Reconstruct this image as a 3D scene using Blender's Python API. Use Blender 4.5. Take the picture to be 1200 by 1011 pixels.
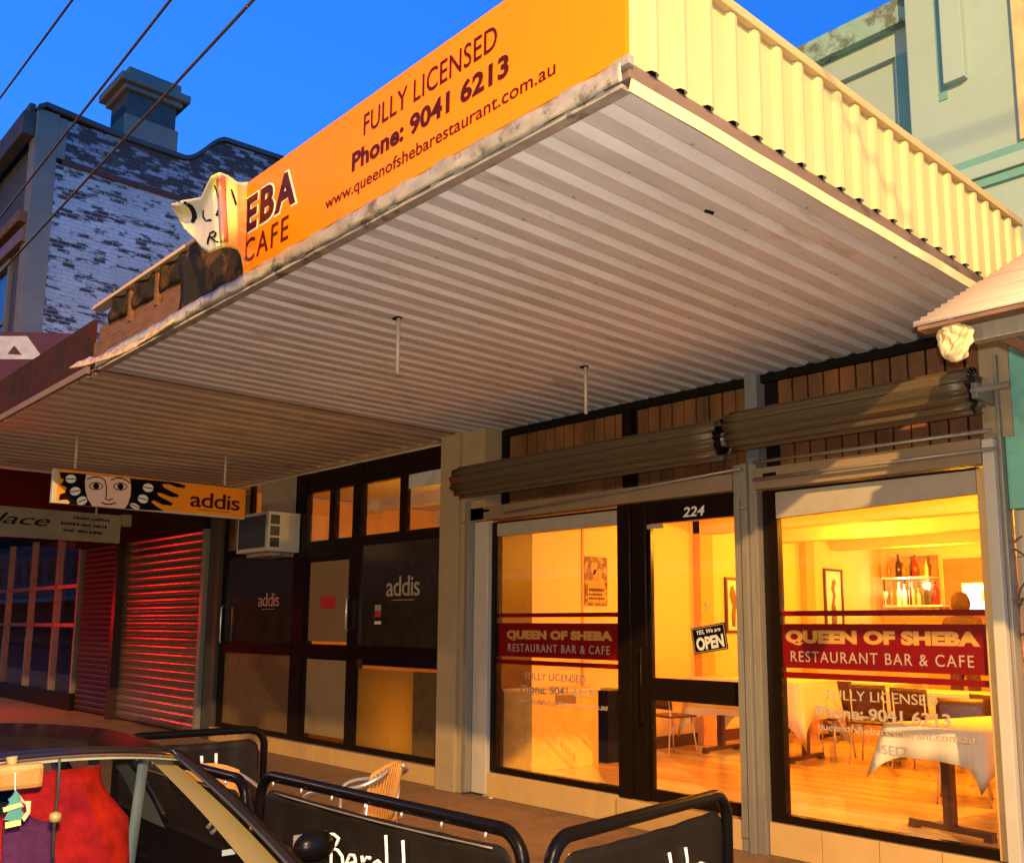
import bpy, bmesh, math, random
import numpy as np
from mathutils import Vector, Matrix
random.seed(7)
for o in list(bpy.data.objects): bpy.data.objects.remove(o)
S = bpy.context.scene
COL = S.collection

# ------------------------------------------------------------------ camera
YAW, PITCH, ROLL, F, PX, PY = .832826439, .146559771, .00831444, 1120.84419, 600.0, 570.147
CAM = Vector((0, 0, 1.6))
_f = Vector((-math.sin(YAW)*math.cos(PITCH), math.cos(YAW)*math.cos(PITCH), math.sin(PITCH)))
_r0 = Vector((math.cos(YAW), math.sin(YAW), 0)); _u0 = _r0.cross(_f)
_r = _r0*math.cos(ROLL) + _u0*math.sin(ROLL); _u = _u0*math.cos(ROLL) - _r0*math.sin(ROLL)
cd = bpy.data.cameras.new('camera'); cam = bpy.data.objects.new('camera', cd); COL.objects.link(cam)
M = Matrix((( _r.x, _u.x, -_f.x, CAM.x), (_r.y, _u.y, -_f.y, CAM.y), (_r.z, _u.z, -_f.z, CAM.z), (0, 0, 0, 1)))
cam.matrix_world = M
cd.sensor_width = 36; cd.lens = F/1200*36; cd.shift_y = (PY-505.5)/1200
cd.clip_start = .05; cd.clip_end = 2000
S.camera = cam

def pix(x, y, axis, val):
    """where the sight line through a measured point of the photograph meets the plane axis = val"""
    d = _f*F + _r*(x-PX) - _u*(y-PY)
    t = (val-CAM[axis])/d[axis]
    return CAM + d*t

# ------------------------------------------------------------------ world, lamps, exposure
w = bpy.data.worlds.new('World'); S.world = w; w.use_nodes = True
nt = w.node_tree; nt.nodes.clear()
sky = nt.nodes.new('ShaderNodeTexSky'); sky.sky_type = 'NISHITA'; sky.sun_disc = False
sky.sun_elevation = math.radians(-2.0); sky.sun_rotation = math.radians(100)
sky.ozone_density = 6; sky.air_density = 1.0; sky.dust_density = .3
tint = nt.nodes.new('ShaderNodeMix'); tint.data_type = 'RGBA'; tint.blend_type = 'MULTIPLY'; tint.inputs[0].default_value = 1
tint.inputs[7].default_value = (.26, 1.62, .98, 1)
bg = nt.nodes.new('ShaderNodeBackground'); bg.inputs[1].default_value = SKY_STR = 9.0
wo = nt.nodes.new('ShaderNodeOutputWorld')
nt.links.new(sky.outputs[0], tint.inputs[6]); nt.links.new(tint.outputs[2], bg.inputs[0]); nt.links.new(bg.outputs[0], wo.inputs[0])
S.view_settings.view_transform = 'Standard'; S.view_settings.look = 'None'
S.view_settings.exposure = 0; S.view_settings.gamma = 1; S.view_settings.use_curve_mapping = False
S.cycles.max_bounces = 8; S.cycles.transparent_max_bounces = 12; S.cycles.diffuse_bounces = 4
S.cycles.use_denoising = True; S.cycles.sample_clamp_indirect = 6
try: S.cycles.caustics_reflective = False; S.cycles.caustics_refractive = False
except Exception: pass

def lamp(name, kind, loc, energy, color, size=.1, target=None, spot=None, blend=.4, sy=None):
    l = bpy.data.lights.new(name, kind); l.energy = energy; l.color = color
    if kind == 'AREA':
        l.size = size
        if sy: l.shape = 'RECTANGLE'; l.size_y = sy
    else: l.shadow_soft_size = size
    if spot: l.spot_size = math.radians(spot); l.spot_blend = blend
    o = bpy.data.objects.new(name, l); COL.objects.link(o); o.location = loc
    if target is not None: o.rotation_euler = (Vector(target)-Vector(loc)).to_track_quat('-Z', 'Y').to_euler()
    return o
lamp('street_lamp_light', 'SPOT', (7.0, -4.5, 9.35), 23000, (1, .58, .17), .12, (-5, 6, 0), 95, .5)
lamp('camera_flash_light', 'POINT', (.02, 0, 1.70), 760, (1, .90, .72), .02)
for xx in (-8, 1, 9): lamp('opposite_fill_light', 'POINT', (xx, -11.8, 3.0), 1100, (1, .68, .30), .12)  # warm fill added across the road, brightens soffit and facade; no lamps known there
lamp('red_signal_light', 'POINT', (-19.5, 4.5, 1.75), 150, (1, .004, .002), .12)
lamp('far_warm_fill_light', 'POINT', (-24, -7, 9.5), 3200, (1, .60, .22), .2)  # added fill that warms the bluish far end; no such lamp known
# restaurant ceiling lamps
for i, (x, y, e) in enumerate([(-5.7, 8.6, 80), (-3.4, 8.3, 330), (-5.9, 11.2, 190), (-3.4, 11.2, 260), (-6.0, 13.6, 170)]):
    lamp('ceiling_lamp_light', 'POINT', (x, y, 2.55), e*.92, (1, .375, .016), .10)
lamp('cafe_ceiling_light', 'POINT', (-9.2, 8.6, 2.6), 120, (1, .50, .06), .15)
lamp('cafe_window_light', 'POINT', (-8.8, 6.85, .5), 75, (1, .55, .08), .1)

# ------------------------------------------------------------------ materials
MATS = {}
def mat(name, col, rough=.7, metal=0, var=.18, scale=6, bump=.15, bscale=60, col2=None, patch=None, pscale=3, pth=.55, coat=0, emis=None, stretch=None, spec=.5):
    if name in MATS: return MATS[name]
    m = bpy.data.materials.new(name); m.use_nodes = True; n = m.node_tree.nodes; L = m.node_tree.links
    b = n['Principled BSDF']; b.inputs['Roughness'].default_value = rough; b.inputs['Metallic'].default_value = metal
    b.inputs['Specular IOR Level'].default_value = spec
    if coat: b.inputs['Coat Weight'].default_value = coat
    tc = n.new('ShaderNodeTexCoord'); mp = n.new('ShaderNodeMapping'); L.new(tc.outputs['Object'], mp.inputs[0])
    if stretch: mp.inputs['Scale'].default_value = stretch
    nz = n.new('ShaderNodeTexNoise'); nz.inputs['Scale'].default_value = scale; nz.inputs['Detail'].default_value = 6; nz.inputs['Roughness'].default_value = .62
    L.new(mp.outputs[0], nz.inputs['Vector'])
    r = n.new('ShaderNodeMix'); r.data_type = 'RGBA'
    a = [c*(1-var) for c in col]; c2 = col2 if col2 else [min(1, c*(1+var)) for c in col]
    r.inputs[6].default_value = (*a, 1); r.inputs[7].default_value = (*c2, 1)
    mr = n.new('ShaderNodeMapRange'); mr.inputs[1].default_value = .3; mr.inputs[2].default_value = .7
    L.new(nz.outputs[0], mr.inputs[0]); L.new(mr.outputs[0], r.inputs[0])
    out = r.outputs[2]
    if patch:
        n2 = n.new('ShaderNodeTexNoise'); n2.inputs['Scale'].default_value = pscale; n2.inputs['Detail'].default_value = 8; n2.inputs['Roughness'].default_value = .7
        L.new(mp.outputs[0], n2.inputs['Vector'])
        m2 = n.new('ShaderNodeMapRange'); m2.inputs[1].default_value = pth-.03; m2.inputs[2].default_value = pth+.05; L.new(n2.outputs[0], m2.inputs[0])
        r2 = n.new('ShaderNodeMix'); r2.data_type = 'RGBA'; L.new(out, r2.inputs[6]); r2.inputs[7].default_value = (*patch, 1); L.new(m2.outputs[0], r2.inputs[0]); out = r2.outputs[2]
    L.new(out, b.inputs['Base Color'])
    if var == 0: b.inputs['Roughness'].default_value = rough; MATS[name] = m; return m
    rr = n.new('ShaderNodeMapRange'); rr.inputs[3].default_value = max(.02, rough-.1); rr.inputs[4].default_value = min(1, rough+.1)
    L.new(nz.outputs[0], rr.inputs[0]); L.new(rr.outputs[0], b.inputs['Roughness'])
    if bump:
        n3 = n.new('ShaderNodeTexNoise'); n3.inputs['Scale'].default_value = bscale; n3.inputs['Detail'].default_value = 5
        L.new(mp.outputs[0], n3.inputs['Vector'])
        bp = n.new('ShaderNodeBump'); bp.inputs['Strength'].default_value = bump; bp.inputs['Distance'].default_value = .01
        L.new(n3.outputs[0], bp.inputs['Height']); L.new(bp.outputs[0], b.inputs['Normal'])
    if emis:
        b.inputs['Emission Color'].default_value = (*emis[0], 1); b.inputs['Emission Strength'].default_value = emis[1]
    MATS[name] = m; return m

def glassmat(name, tint=(1, 1, 1), gloss=.9, extra=.02, rough=.01):
    if name in MATS: return MATS[name]
    m = bpy.data.materials.new(name); m.use_nodes = True; n = m.node_tree.nodes; L = m.node_tree.links; n.clear()
    tr = n.new('ShaderNodeBsdfTransparent'); tr.inputs[0].default_value = (*tint, 1)
    gl = n.new('ShaderNodeBsdfGlossy'); gl.inputs['Roughness'].default_value = rough; gl.inputs[0].default_value = (gloss, gloss, gloss, 1)
    fr = n.new('ShaderNodeLayerWeight'); fr.inputs[0].default_value = .5
    po = n.new('ShaderNodeMath'); po.operation = 'POWER'; po.inputs[1].default_value = 5; L.new(fr.outputs['Facing'], po.inputs[0])
    ad = n.new('ShaderNodeMath'); ad.operation = 'MULTIPLY_ADD'; ad.inputs[1].default_value = .75; ad.inputs[2].default_value = .035+extra; L.new(po.outputs[0], ad.inputs[0])
    mx = n.new('ShaderNodeMixShader'); L.new(ad.outputs[0], mx.inputs[0]); L.new(tr.outputs[0], mx.inputs[1]); L.new(gl.outputs[0], mx.inputs[2])
    o = n.new('ShaderNodeOutputMaterial'); L.new(mx.outputs[0], o.inputs[0]); MATS[name] = m; return m

def frostmat(name, col, trans=.6, rough=.25):
    m = mat(name, col, rough, var=.1, bump=.03)
    n = m.node_tree.nodes; L = m.node_tree.links; b = n['Principled BSDF']
    t = n.new('ShaderNodeBsdfTranslucent'); t.inputs[0].default_value = (*[min(1, c*1.6) for c in col], 1)
    mx = n.new('ShaderNodeMixShader'); mx.inputs[0].default_value = trans
    o = n['Material Output']; L.new(b.outputs[0], mx.inputs[1]); L.new(t.outputs[0], mx.inputs[2]); L.new(mx.outputs[0], o.inputs[0]); return m

def brickmat(name, paint, bare, mortar, cover, sc=(1, 1, 1), axis='YZ'):
    """painted brickwork whose paint has flaked off brick by brick"""
    m = bpy.data.materials.new(name); m.use_nodes = True; n = m.node_tree.nodes; L = m.node_tree.links; b = n['Principled BSDF']
    b.inputs['Roughness'].default_value = .85
    tc = n.new('ShaderNodeTexCoord'); sp = n.new('ShaderNodeSeparateXYZ'); L.new(tc.outputs['Object'], sp.inputs[0])
    cb = n.new('ShaderNodeCombineXYZ'); L.new(sp.outputs['Y' if axis == 'YZ' else 'X'], cb.inputs[0]); L.new(sp.outputs['Z'], cb.inputs[1])
    br = n.new('ShaderNodeTexBrick'); br.inputs['Scale'].default_value = 1; br.inputs['Brick Width'].default_value = .30; br.inputs['Row Height'].default_value = .11
    br.inputs['Mortar Size'].default_value = .008; br.inputs['Color1'].default_value = (0, 0, 0, 1); br.inputs['Color2'].default_value = (1, 1, 1, 1); br.inputs['Mortar'].default_value = (.5, .5, .5, 1)
    L.new(cb.outputs[0], br.inputs['Vector'])
    mp = n.new('ShaderNodeMapping'); mp.inputs['Scale'].default_value = (1.1, 3.2, 1); L.new(cb.outputs[0], mp.inputs[0])
    nz = n.new('ShaderNodeTexNoise'); nz.inputs['Scale'].default_value = 1.1; nz.inputs['Detail'].default_value = 9; nz.inputs['Roughness'].default_value = .72; L.new(mp.outputs[0], nz.inputs['Vector'])
    mu = n.new('ShaderNodeMath'); mu.operation = 'MULTIPLY_ADD'; mu.inputs[1].default_value = .16; L.new(br.outputs['Color'], mu.inputs[0]); L.new(nz.outputs[0], mu.inputs[2])
    th = n.new('ShaderNodeMapRange'); th.inputs[1].default_value = cover-.02; th.inputs[2].default_value = cover+.03; L.new(mu.outputs[0], th.inputs[0])
    dn = n.new('ShaderNodeTexNoise'); dn.inputs['Scale'].default_value = .8; dn.inputs['Detail'].default_value = 5; L.new(cb.outputs[0], dn.inputs['Vector'])
    dm = n.new('ShaderNodeMix'); dm.data_type = 'RGBA'; L.new(dn.outputs[0], dm.inputs[0]); dm.inputs[6].default_value = (*[c*.38 for c in paint], 1); dm.inputs[7].default_value = (*[min(1, c*1.3) for c in paint], 1)
    mx = n.new('ShaderNodeMix'); mx.data_type = 'RGBA'; L.new(th.outputs[0], mx.inputs[0]); L.new(dm.outputs[2], mx.inputs[6]); mx.inputs[7].default_value = (*bare, 1)
    mo = n.new('ShaderNodeMix'); mo.data_type = 'RGBA'; L.new(br.outputs['Fac'], mo.inputs[0]); L.new(mx.outputs[2], mo.inputs[6]); mo.inputs[7].default_value = (*mortar, 1)
    L.new(mo.outputs[2], b.inputs['Base Color'])
    bp = n.new('ShaderNodeBump'); bp.inputs['Strength'].default_value = .3; bp.inputs['Distance'].default_value = .012; bp.invert = True
    L.new(br.outputs['Fac'], bp.inputs['Height']); L.new(bp.outputs[0], b.inputs['Normal'])
    return m

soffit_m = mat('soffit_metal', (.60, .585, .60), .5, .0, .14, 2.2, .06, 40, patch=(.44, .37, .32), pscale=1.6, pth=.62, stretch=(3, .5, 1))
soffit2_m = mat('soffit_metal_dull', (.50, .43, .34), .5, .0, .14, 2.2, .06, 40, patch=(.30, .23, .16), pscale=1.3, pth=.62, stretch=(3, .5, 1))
orange_m = mat('orange_vinyl', (.95, .20, .001), .5, 0, .03, 3, .02, 20, spec=.12)
maroon_m = mat('maroon_ink', (.055, .006, .006), .5, 0, .05, 3, 0, spec=.1)
cream_m = mat('cream_steel', (.50, .41, .20), .42, 0, .05, 3, .03, 30)
capcream_m = mat('cream_cap_steel', (.45, .34, .16), .45, 0, .06, 3, .03, 30)
flash_m = mat('weathered_flashing', (.36, .33, .29), .5, .3, .25, 9, .3, 30, patch=(.13, .11, .09), pscale=6, pth=.56)
brownm = mat('brown_paint', (.16, .085, .05), .6, 0, .2, 5, .1)
timber_m = mat('weathered_timber', (.30, .12, .035), .75, 0, .3, 6, .4, 30, col2=(.10, .035, .01), stretch=(1, 6, 6))
tar_m = mat('tarred_sheet', (.022, .017, .010), .75, 0, .4, 8, .6, 25, spec=.1, patch=(.10, .045, .014), pscale=5, pth=.53)
wood_light = mat('raw_timber', (.62, .40, .24), .7, 0, .2, 9, .2, 30, stretch=(1, 8, 8))
maroonp_m = mat('faded_maroon_paint', (.05, .010, .008), .8, 0, .35, 4, .15, 30, spec=.1, patch=(.025, .010, .006), pscale=3)
render_m = mat('cream_render', (.33, .25, .145), .8, 0, .1, 4, .15, 90, patch=(.32, .25, .17), pscale=1.6, pth=.6)
tile_m = mat('beige_tile', (.52, .33, .13), .35, 0, .07, 5, .03, 30)
tile_g = mat('glazed_wall_tile', (.43, .34, .25), .3, 0, .07, 5, .03, 30)
grout_m = mat('grout', (.20, .16, .11), .9, 0, .1)
white_fr = mat('white_painted_steel', (.46, .42, .36), .42, 0, .05, 4, .03)
grey_fr = mat('grey_steel_post', (.25, .225, .19), .42, .35, .12, 8, .05, stretch=(6, 6, .6))
header_m = mat('grey_header_board', (.32, .28, .23), .6, 0, .1, 6, .06)
beam_m = mat('taupe_lintel', (.22, .155, .095), .55, 0, .1, 4, .08)
darkfr = mat('dark_bronze_aluminium', (.010, .005, .003), .25, 0, .1, 6, 0, spec=.12)
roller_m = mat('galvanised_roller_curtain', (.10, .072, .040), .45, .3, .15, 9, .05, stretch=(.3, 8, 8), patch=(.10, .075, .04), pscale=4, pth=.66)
clad_m = mat('brown_timber_cladding', (.10, .045, .017), .6, 0, .3, 4, .25, 40, col2=(.22, .08, .022), stretch=(1, 1, .4))
gap_m = mat('dark_gap', (.008, .006, .004), .9, 0, .1, spec=.1)
shopglass = glassmat('shop_glass')
thin_red = mat('red_vinyl_band', (.17, .002, .004), .4, 0, .03, 3, 0, spec=.2)
gold_m = mat('gold_vinyl', (.50, .25, .05), .4, 0, .03, 3, 0)
pale_m = mat('pale_vinyl', (.38, .30, .22), .4, 0, .03, 3, 0)
black_m = mat('black_paint', (.004, .003, .003), .3, 0, .1, 5, 0, spec=.10)
white_m = mat('white_paint', (.75, .73, .70), .5, 0, .04, 5, .02)
wall_in = mat('interior_cream_wall', (.80, .56, .26), .75, 0, .04, 2, .04)
wall_in2 = mat('interior_ochre_wall', (.72, .36, .12), .75, 0, .05, 2, .04)
ceil_in = mat('interior_ceiling', (.80, .60, .34), .8, 0, .03, 2, .03)
board_m = [mat('blond_floorboard', (.72, .50, .24), .16, 0, .10, 3, .02, 30, stretch=(.6, 6, 1)),
           mat('honey_floorboard', (.64, .42, .19), .18, 0, .10, 3, .02, 30, stretch=(.6, 6, 1)),
           mat('light_floorboard', (.78, .57, .30), .16, 0, .10, 3, .02, 30, stretch=(.6, 6, 1))]
cloth_m = mat('white_tablecloth', (.80, .74, .62), .85, 0, .04, 5, .1, 200)
dkwood = mat('dark_chair_wood', (.07, .025, .012), .4, 0, .2, 6, .05, stretch=(1, 1, 5))
steel_m = mat('chrome_tube', (.62, .58, .52), .32, .75, .05, 5, 0)
asphalt = mat('asphalt', (.045, .042, .04), .9, 0, .25, 30, .6, 220, spec=.05)
pave_m = mat('footpath_asphalt', (.19, .105, .045), .8, 0, .2, 9, .5, 160, patch=(.13, .07, .03), pscale=1.6, pth=.56)
kerb_m = mat('bluestone_kerb', (.10, .10, .105), .75, 0, .25, 8, .4, 60)
green_m = mat('pale_green_render', (.24, .35, .335), .8, 0, .06, 1.3, .15, 60, patch=(.24, .35, .30), pscale=1.2, pth=.6)
teal_m = mat('teal_render', (.10, .27, .26), .8, 0, .10, 2, .15, 60)
stain_g = mat('stained_coping', (.20, .36, .31), .85, 0, .3, 2.5, .2, 50, patch=(.09, .12, .10), pscale=2.5, pth=.5)
turq_m = mat('turquoise_paint', (.16, .46, .36), .6, 0, .12, 5, .1)
grey_render = mat('grey_render', (.17, .145, .12), .85, 0, .15, 1.5, .2, 20)
darkgrey_r = mat('dark_sooty_render', (.055, .052, .055), .85, 0, .3, 2, .3, 20)
rust_brick = brickmat('peeling_white_brick', (.42, .43, .46), (.04, .03, .028), (.24, .24, .26), .615)
worn_brick = brickmat('stripped_brick', (.30, .29, .34), (.045, .028, .026), (.07, .06, .06), .545)
band_m = mat('red_brick_string', (.075, .024, .018), .85, 0, .3, 5, .4, 20)
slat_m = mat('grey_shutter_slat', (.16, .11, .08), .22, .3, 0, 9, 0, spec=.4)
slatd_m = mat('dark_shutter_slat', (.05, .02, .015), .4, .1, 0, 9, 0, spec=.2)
smoke_m = mat('smoked_window_film', (.034, .023, .012), .13, 0, .25, 5, .02)
frost_m = frostmat('frosted_amber_film', (.24, .165, .05), .6, .3)
beige_pane = mat('beige_blind_panel', (.22, .165, .085), .5, 0, .08, 8, .05)
redtxt = mat('red_print', (.45, .03, .03), .5, 0, .05, 5, 0)
acw = mat('aged_white_plastic', (.50, .49, .44), .5, 0, .08, 8, .05)
acd = mat('condenser_grille', (.05, .055, .07), .5, .3, .3, 20, .1)
amber_m = mat('amber_sign_face', (.80, .27, .008), .4, 0, .04, 3, .02)
ink_m = mat('black_print', (.006, .005, .004), .85, 0, .1, 3, 0, spec=.03)
skin_paint = mat('pale_pink_print', (.72, .52, .44), .45, 0, .03, 3, 0)
signgrey = mat('dull_cream_sign_face', (.24, .20, .15), .6, 0, .15, 4, .05)
car_m = mat('dark_car_paint', (.010, .006, .006), .2, 0, .1, 4, 0, coat=.25, spec=.4)
rub_m = mat('black_rubber', (.015, .015, .015), .7, 0, .2, 8, .1)
trim_m = mat('grey_cabin_trim', (.17, .18, .15), .7, 0, .1, 8, .1)
trimd_m = mat('dark_cabin_trim', (.03, .03, .035), .75, 0, .2, 8, .2)
tan_m = mat('tan_pillar_trim', (.26, .19, .075), .6, 0, .08, 5, .05)
redseat = mat('red_seat_fabric', (.70, .018, .006), .9, 0, .45, 9, .9, 14, spec=.1)
purp_m = mat('purple_cloth', (.20, .03, .09), .95, 0, .25, 30, .5, 150)
carglass = glassmat('car_glass', (.90, .92, .88), .45, -.01)
banner_m = mat('black_banner_canvas', (.008, .005, .003), .6, 0, .3, 4, .15, 60, spec=.2)
wicker_m = mat('woven_wicker', (.52, .24, .05), .6, 0, .2, 60, .6, 150)

# ------------------------------------------------------------------ builders
def link(name, me, m, parent=None, smooth=False):
    if m is not None:
        me.materials.clear()
        for k in (m if isinstance(m, (list, tuple)) else [m]): me.materials.append(k)
    o = bpy.data.objects.new(name, me); COL.objects.link(o)
    if smooth: me.polygons.foreach_set('use_smooth', [True]*len(me.polygons))
    if parent is not None:
        o.parent = parent; o.matrix_parent_inverse = Matrix.Translation(root_loc(parent)).inverted()
    return o
def root_loc(p):
    v = Vector((0, 0, 0)) 
    while p is not None and p.type == 'EMPTY': return Vector(p['_loc']) if '_loc' in p else Vector((0, 0, 0))
    return v
def thing(name, label, cat, loc=(0, 0, 0), group=None):
    o = bpy.data.objects.new(name, None); COL.objects.link(o); o.location = loc; o.empty_display_size = .1
    o['_loc'] = tuple(loc); o['label'] = label; o['category'] = cat
    if group: o['group'] = group
    return o
def tag(o, label, cat, group=None):
    o['label'] = label; o['category'] = cat
    if group: o['group'] = group
    return o
def struct(o): o['kind'] = 'structure'; return o
def mesh(v, f, name='m'):
    me = bpy.data.meshes.new(name); me.from_pydata([tuple(p) for p in v], [], f); me.update(); return me
class MB:
    def __init__(s): s.v = []; s.f = []
    def add(s, v, f):
        n = len(s.v); s.v += [tuple(p) for p in v]; s.f += [tuple(i+n for i in q) for q in f]; return s
    def box(s, x0, x1, y0, y1, z0, z1, bev=0):
        if x0 > x1: x0, x1 = x1, x0
        if y0 > y1: y0, y1 = y1, y0
        if z0 > z1: z0, z1 = z1, z0
        if bev:
            bm = bmesh.new(); bmesh.ops.create_cube(bm, size=1)
            for q in bm.verts: q.co = ((x0+x1)/2+q.co.x*(x1-x0), (y0+y1)/2+q.co.y*(y1-y0), (z0+z1)/2+q.co.z*(z1-z0))
            bmesh.ops.bevel(bm, geom=bm.edges[:], offset=bev, segments=2, profile=.6, affect='EDGES')
            bm.verts.index_update(); s.add([q.co[:] for q in bm.verts], [[k.index for k in q.verts] for q in bm.faces]); bm.free(); return s
        return s.add([(x0, y0, z0), (x1, y0, z0), (x1, y1, z0), (x0, y1, z0), (x0, y0, z1), (x1, y0, z1), (x1, y1, z1), (x0, y1, z1)],
                     [(0, 3, 2, 1), (4, 5, 6, 7), (0, 1, 5, 4), (1, 2, 6, 5), (2, 3, 7, 6), (3, 0, 4, 7)])
    def tube(s, pts, r, n=10, closed=False, caps=True):
        pts = [Vector(p) for p in pts]; N = len(pts); rs = r if isinstance(r, (list, tuple)) else [r]*N
        rings = []; prev = None
        for i, p in enumerate(pts):
            if closed: t = pts[(i+1) % N]-pts[i-1]
            else: t = pts[min(i+1, N-1)]-pts[max(i-1, 0)]
            t.normalize()
            if prev is None:
                a = Vector((0, 0, 1)) if abs(t.z) < .9 else Vector((1, 0, 0)); u = t.cross(a).normalized()
            else: u = (prev - t*prev.dot(t)).normalized()
            prev = u; v = t.cross(u)
            rings.append([p+(u*math.cos(2*math.pi*k/n)+v*math.sin(2*math.pi*k/n))*rs[i] for k in range(n)])
        vs = [q for R in rings for q in R]; fs = []
        M_ = N if closed else N-1
        for i in range(M_):
            j = (i+1) % N
            for k in range(n): fs.append((i*n+k, i*n+(k+1) % n, j*n+(k+1) % n, j*n+k))
        if caps and not closed: fs.append(tuple(range(n))[::-1]); fs.append(tuple((N-1)*n+k for k in range(n)))
        return s.add(vs, fs)
    def lathe(s, prof, c=(0, 0, 0), n=16):
        vs = []; fs = []
        for (r, z) in prof:
            for k in range(n): a = 2*math.pi*k/n; vs.append((c[0]+r*math.cos(a), c[1]+r*math.sin(a), c[2]+z))
        for i in range(len(prof)-1):
            for k in range(n): fs.append((i*n+k, i*n+(k+1) % n, (i+1)*n+(k+1) % n, (i+1)*n+k))
        fs.append(tuple(range(n))[::-1]); fs.append(tuple((len(prof)-1)*n+k for k in range(n)))
        return s.add(vs, fs)
    def grid(s, fn, nu, nv):
        vs = [fn(i/nu, j/nv) for i in range(nu+1) for j in range(nv+1)]
        fs = [(i*(nv+1)+j, (i+1)*(nv+1)+j, (i+1)*(nv+1)+j+1, i*(nv+1)+j+1) for i in range(nu) for j in range(nv)]
        return s.add(vs, fs)
    def prism(s, poly, d):
        """poly: planar 3D points; d: extrusion vector"""
        n = len(poly); d = Vector(d); a = [Vector(p) for p in poly]; vs = a+[p+d for p in a]
        return s.add(vs, [tuple(range(n))[::-1], tuple(range(n, 2*n))]+[(i, (i+1) % n, n+(i+1) % n, n+i) for i in range(n)])
    def done(s, name, m, parent=None, smooth=False):
        me = mesh(s.v, s.f, name)
        bm = bmesh.new(); bm.from_mesh(me); bmesh.ops.recalc_face_normals(bm, faces=bm.faces[:]); bm.to_mesh(me); bm.free()
        if smooth == 'auto':
            o = link(name, me, m, parent, True); me.set_sharp_from_angle(angle=math.radians(35)); return o
        return link(name, me, m, parent, smooth)
def box(name, x0, x1, y0, y1, z0, z1, m, parent=None, bev=.004): return MB().box(x0, x1, y0, y1, z0, z1, bev).done(name, m, parent)
def dupe(root, loc, rz=0, label=None, scale=None):
    r = root.copy(); COL.objects.link(r); r.location = loc; r.rotation_euler = (0, 0, rz); r['_loc'] = tuple(loc)
    if label: r['label'] = label
    for ch in [c for c in root.children]:
        c = ch.copy(); COL.objects.link(c); c.parent = r
        for g in ch.children:
            d = g.copy(); COL.objects.link(d); d.parent = c
    return r

FONT = None
def text_mesh(body, bold=0, space=1.0, slant=0):
    c = bpy.data.curves.new('t', 'FONT'); c.body = body; c.size = 1; c.offset = bold; c.space_character = space; c.shear = slant; c.resolution_u = 4; c.extrude = .02
    o = bpy.data.objects.new('t', c); COL.objects.link(o); bpy.context.view_layer.update()
    dg = bpy.context.evaluated_depsgraph_get(); me = bpy.data.meshes.new_from_object(o.evaluated_get(dg)); bpy.data.objects.remove(o); bpy.data.curves.remove(c)
    return me
def text(body, tl, br, axis, val, m, parent, bold=0, space=1.0, name='lettering', thick=.003, slant=0, flip=1):
    """fit text to the rectangle (h0,z0)-(h1,z1) on the plane axis=val; tl=(h,ztop) br=(h,zbottom)"""
    me = text_mesh(body, bold, space, slant); n = len(me.vertices); co = np.zeros(n*3); me.vertices.foreach_get('co', co); co = co.reshape(-1, 3)
    lo = co.min(0); hi = co.max(0); q = (co-lo)/(hi-lo+1e-9)
    h = tl[0]+(br[0]-tl[0])*q[:, 0]; z = br[1]+(tl[1]-br[1])*q[:, 1]; dd = val-flip*thick*q[:, 2]
    out = np.zeros_like(co)
    if axis == 1: out[:, 0] = h; out[:, 1] = dd; out[:, 2] = z
    else: out[:, 1] = h; out[:, 0] = dd; out[:, 2] = z
    me.vertices.foreach_set('co', out.ravel()); me.update()
    return link(name, me, m, parent)

Y0 = 6.31   # plane of the shop fronts
def fx(x, y): return pix(x, y, 1, Y0)[0]

# ================================================================== SETTING
def sheet(name, x0, x1, y0, y1, z, m, n=1):
    return struct(MB().grid(lambda a, b: (x0+(x1-x0)*a, y0+(y1-y0)*b, z), n, n).done(name, m))
sheet('ground', -400, 300, -300, 400, -.16, asphalt)
sheet('road', -120, 60, -9.5, 1.98, -.135, asphalt)
fp = struct(MB().box(-60, 30, 2.12, 6.6, -.15, 0).done('footpath', pave_m))
kb = MB()
k = struct(MB().box(-60, 30, 1.98, 2.12, -.15, -.004).done('kerb', kerb_m))
for k, (xa, xb, hh) in enumerate(((-150, -61, 15), (-60, -41, 13), (-40.9, -24, 12), (-23.9, -6, 13.5), (-5.9, 9, 12.4), (9.1, 30, 14))):
    t = thing('opposite_building', ['long brick terrace far down the opposite side of the road', 'two storey brick shop row at the far left end across the road', 'lower brick shop across the road at left', 'tall brick shop across the road behind the parked car', 'brick shop directly behind the viewer across the road', 'tall brick shop across the road at right'][k], 'building', ((xa+xb)/2, -14, 0), 'shops across the road')
    MB().box(xa, xb, -20, -13.5, -.1, hh).done('wall', mat('opposite_brick', (.16, .075, .05), .85, 0, .2, 3, .2), t)
    MB().box(xa, xb, -13.5, -13.2, hh-.5, hh+.1, .03).done('cornice', render_m, t)
    MB().box(xa, xb, -13.5, -10.8, 3.3, 3.6, .02).done('verandah', flash_m, t)
    nn = int((xb-xa)/3)
    for q in range(nn):
        xx = xa+(xb-xa)*(q+.5)/nn; MB().box(xx-.6, xx+.6, -13.5, -13.44, 5.2, 7.0, .01).done('window', smoke_m, t); MB().box(xx-1.2, xx+1.2, -13.5, -13.44, .5, 2.8, .01).done('shop_window', smoke_m, t)
t = thing('opposite_building', 'wide unseen building added at the far end of the street to block low sky', 'building', (-155, 0, 0), 'shops across the road')  # added out of view to screen low sky from reflections
MB().box(-165, -152, -40, 40, -.1, 16).done('wall', mat('opposite_brick', (.16, .075, .05)), t)
for q in range(12): MB().box(-152, -151.9, -38+q*6.4, -36+q*6.4, 6, 9, .01).done('window', smoke_m, t)
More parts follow.
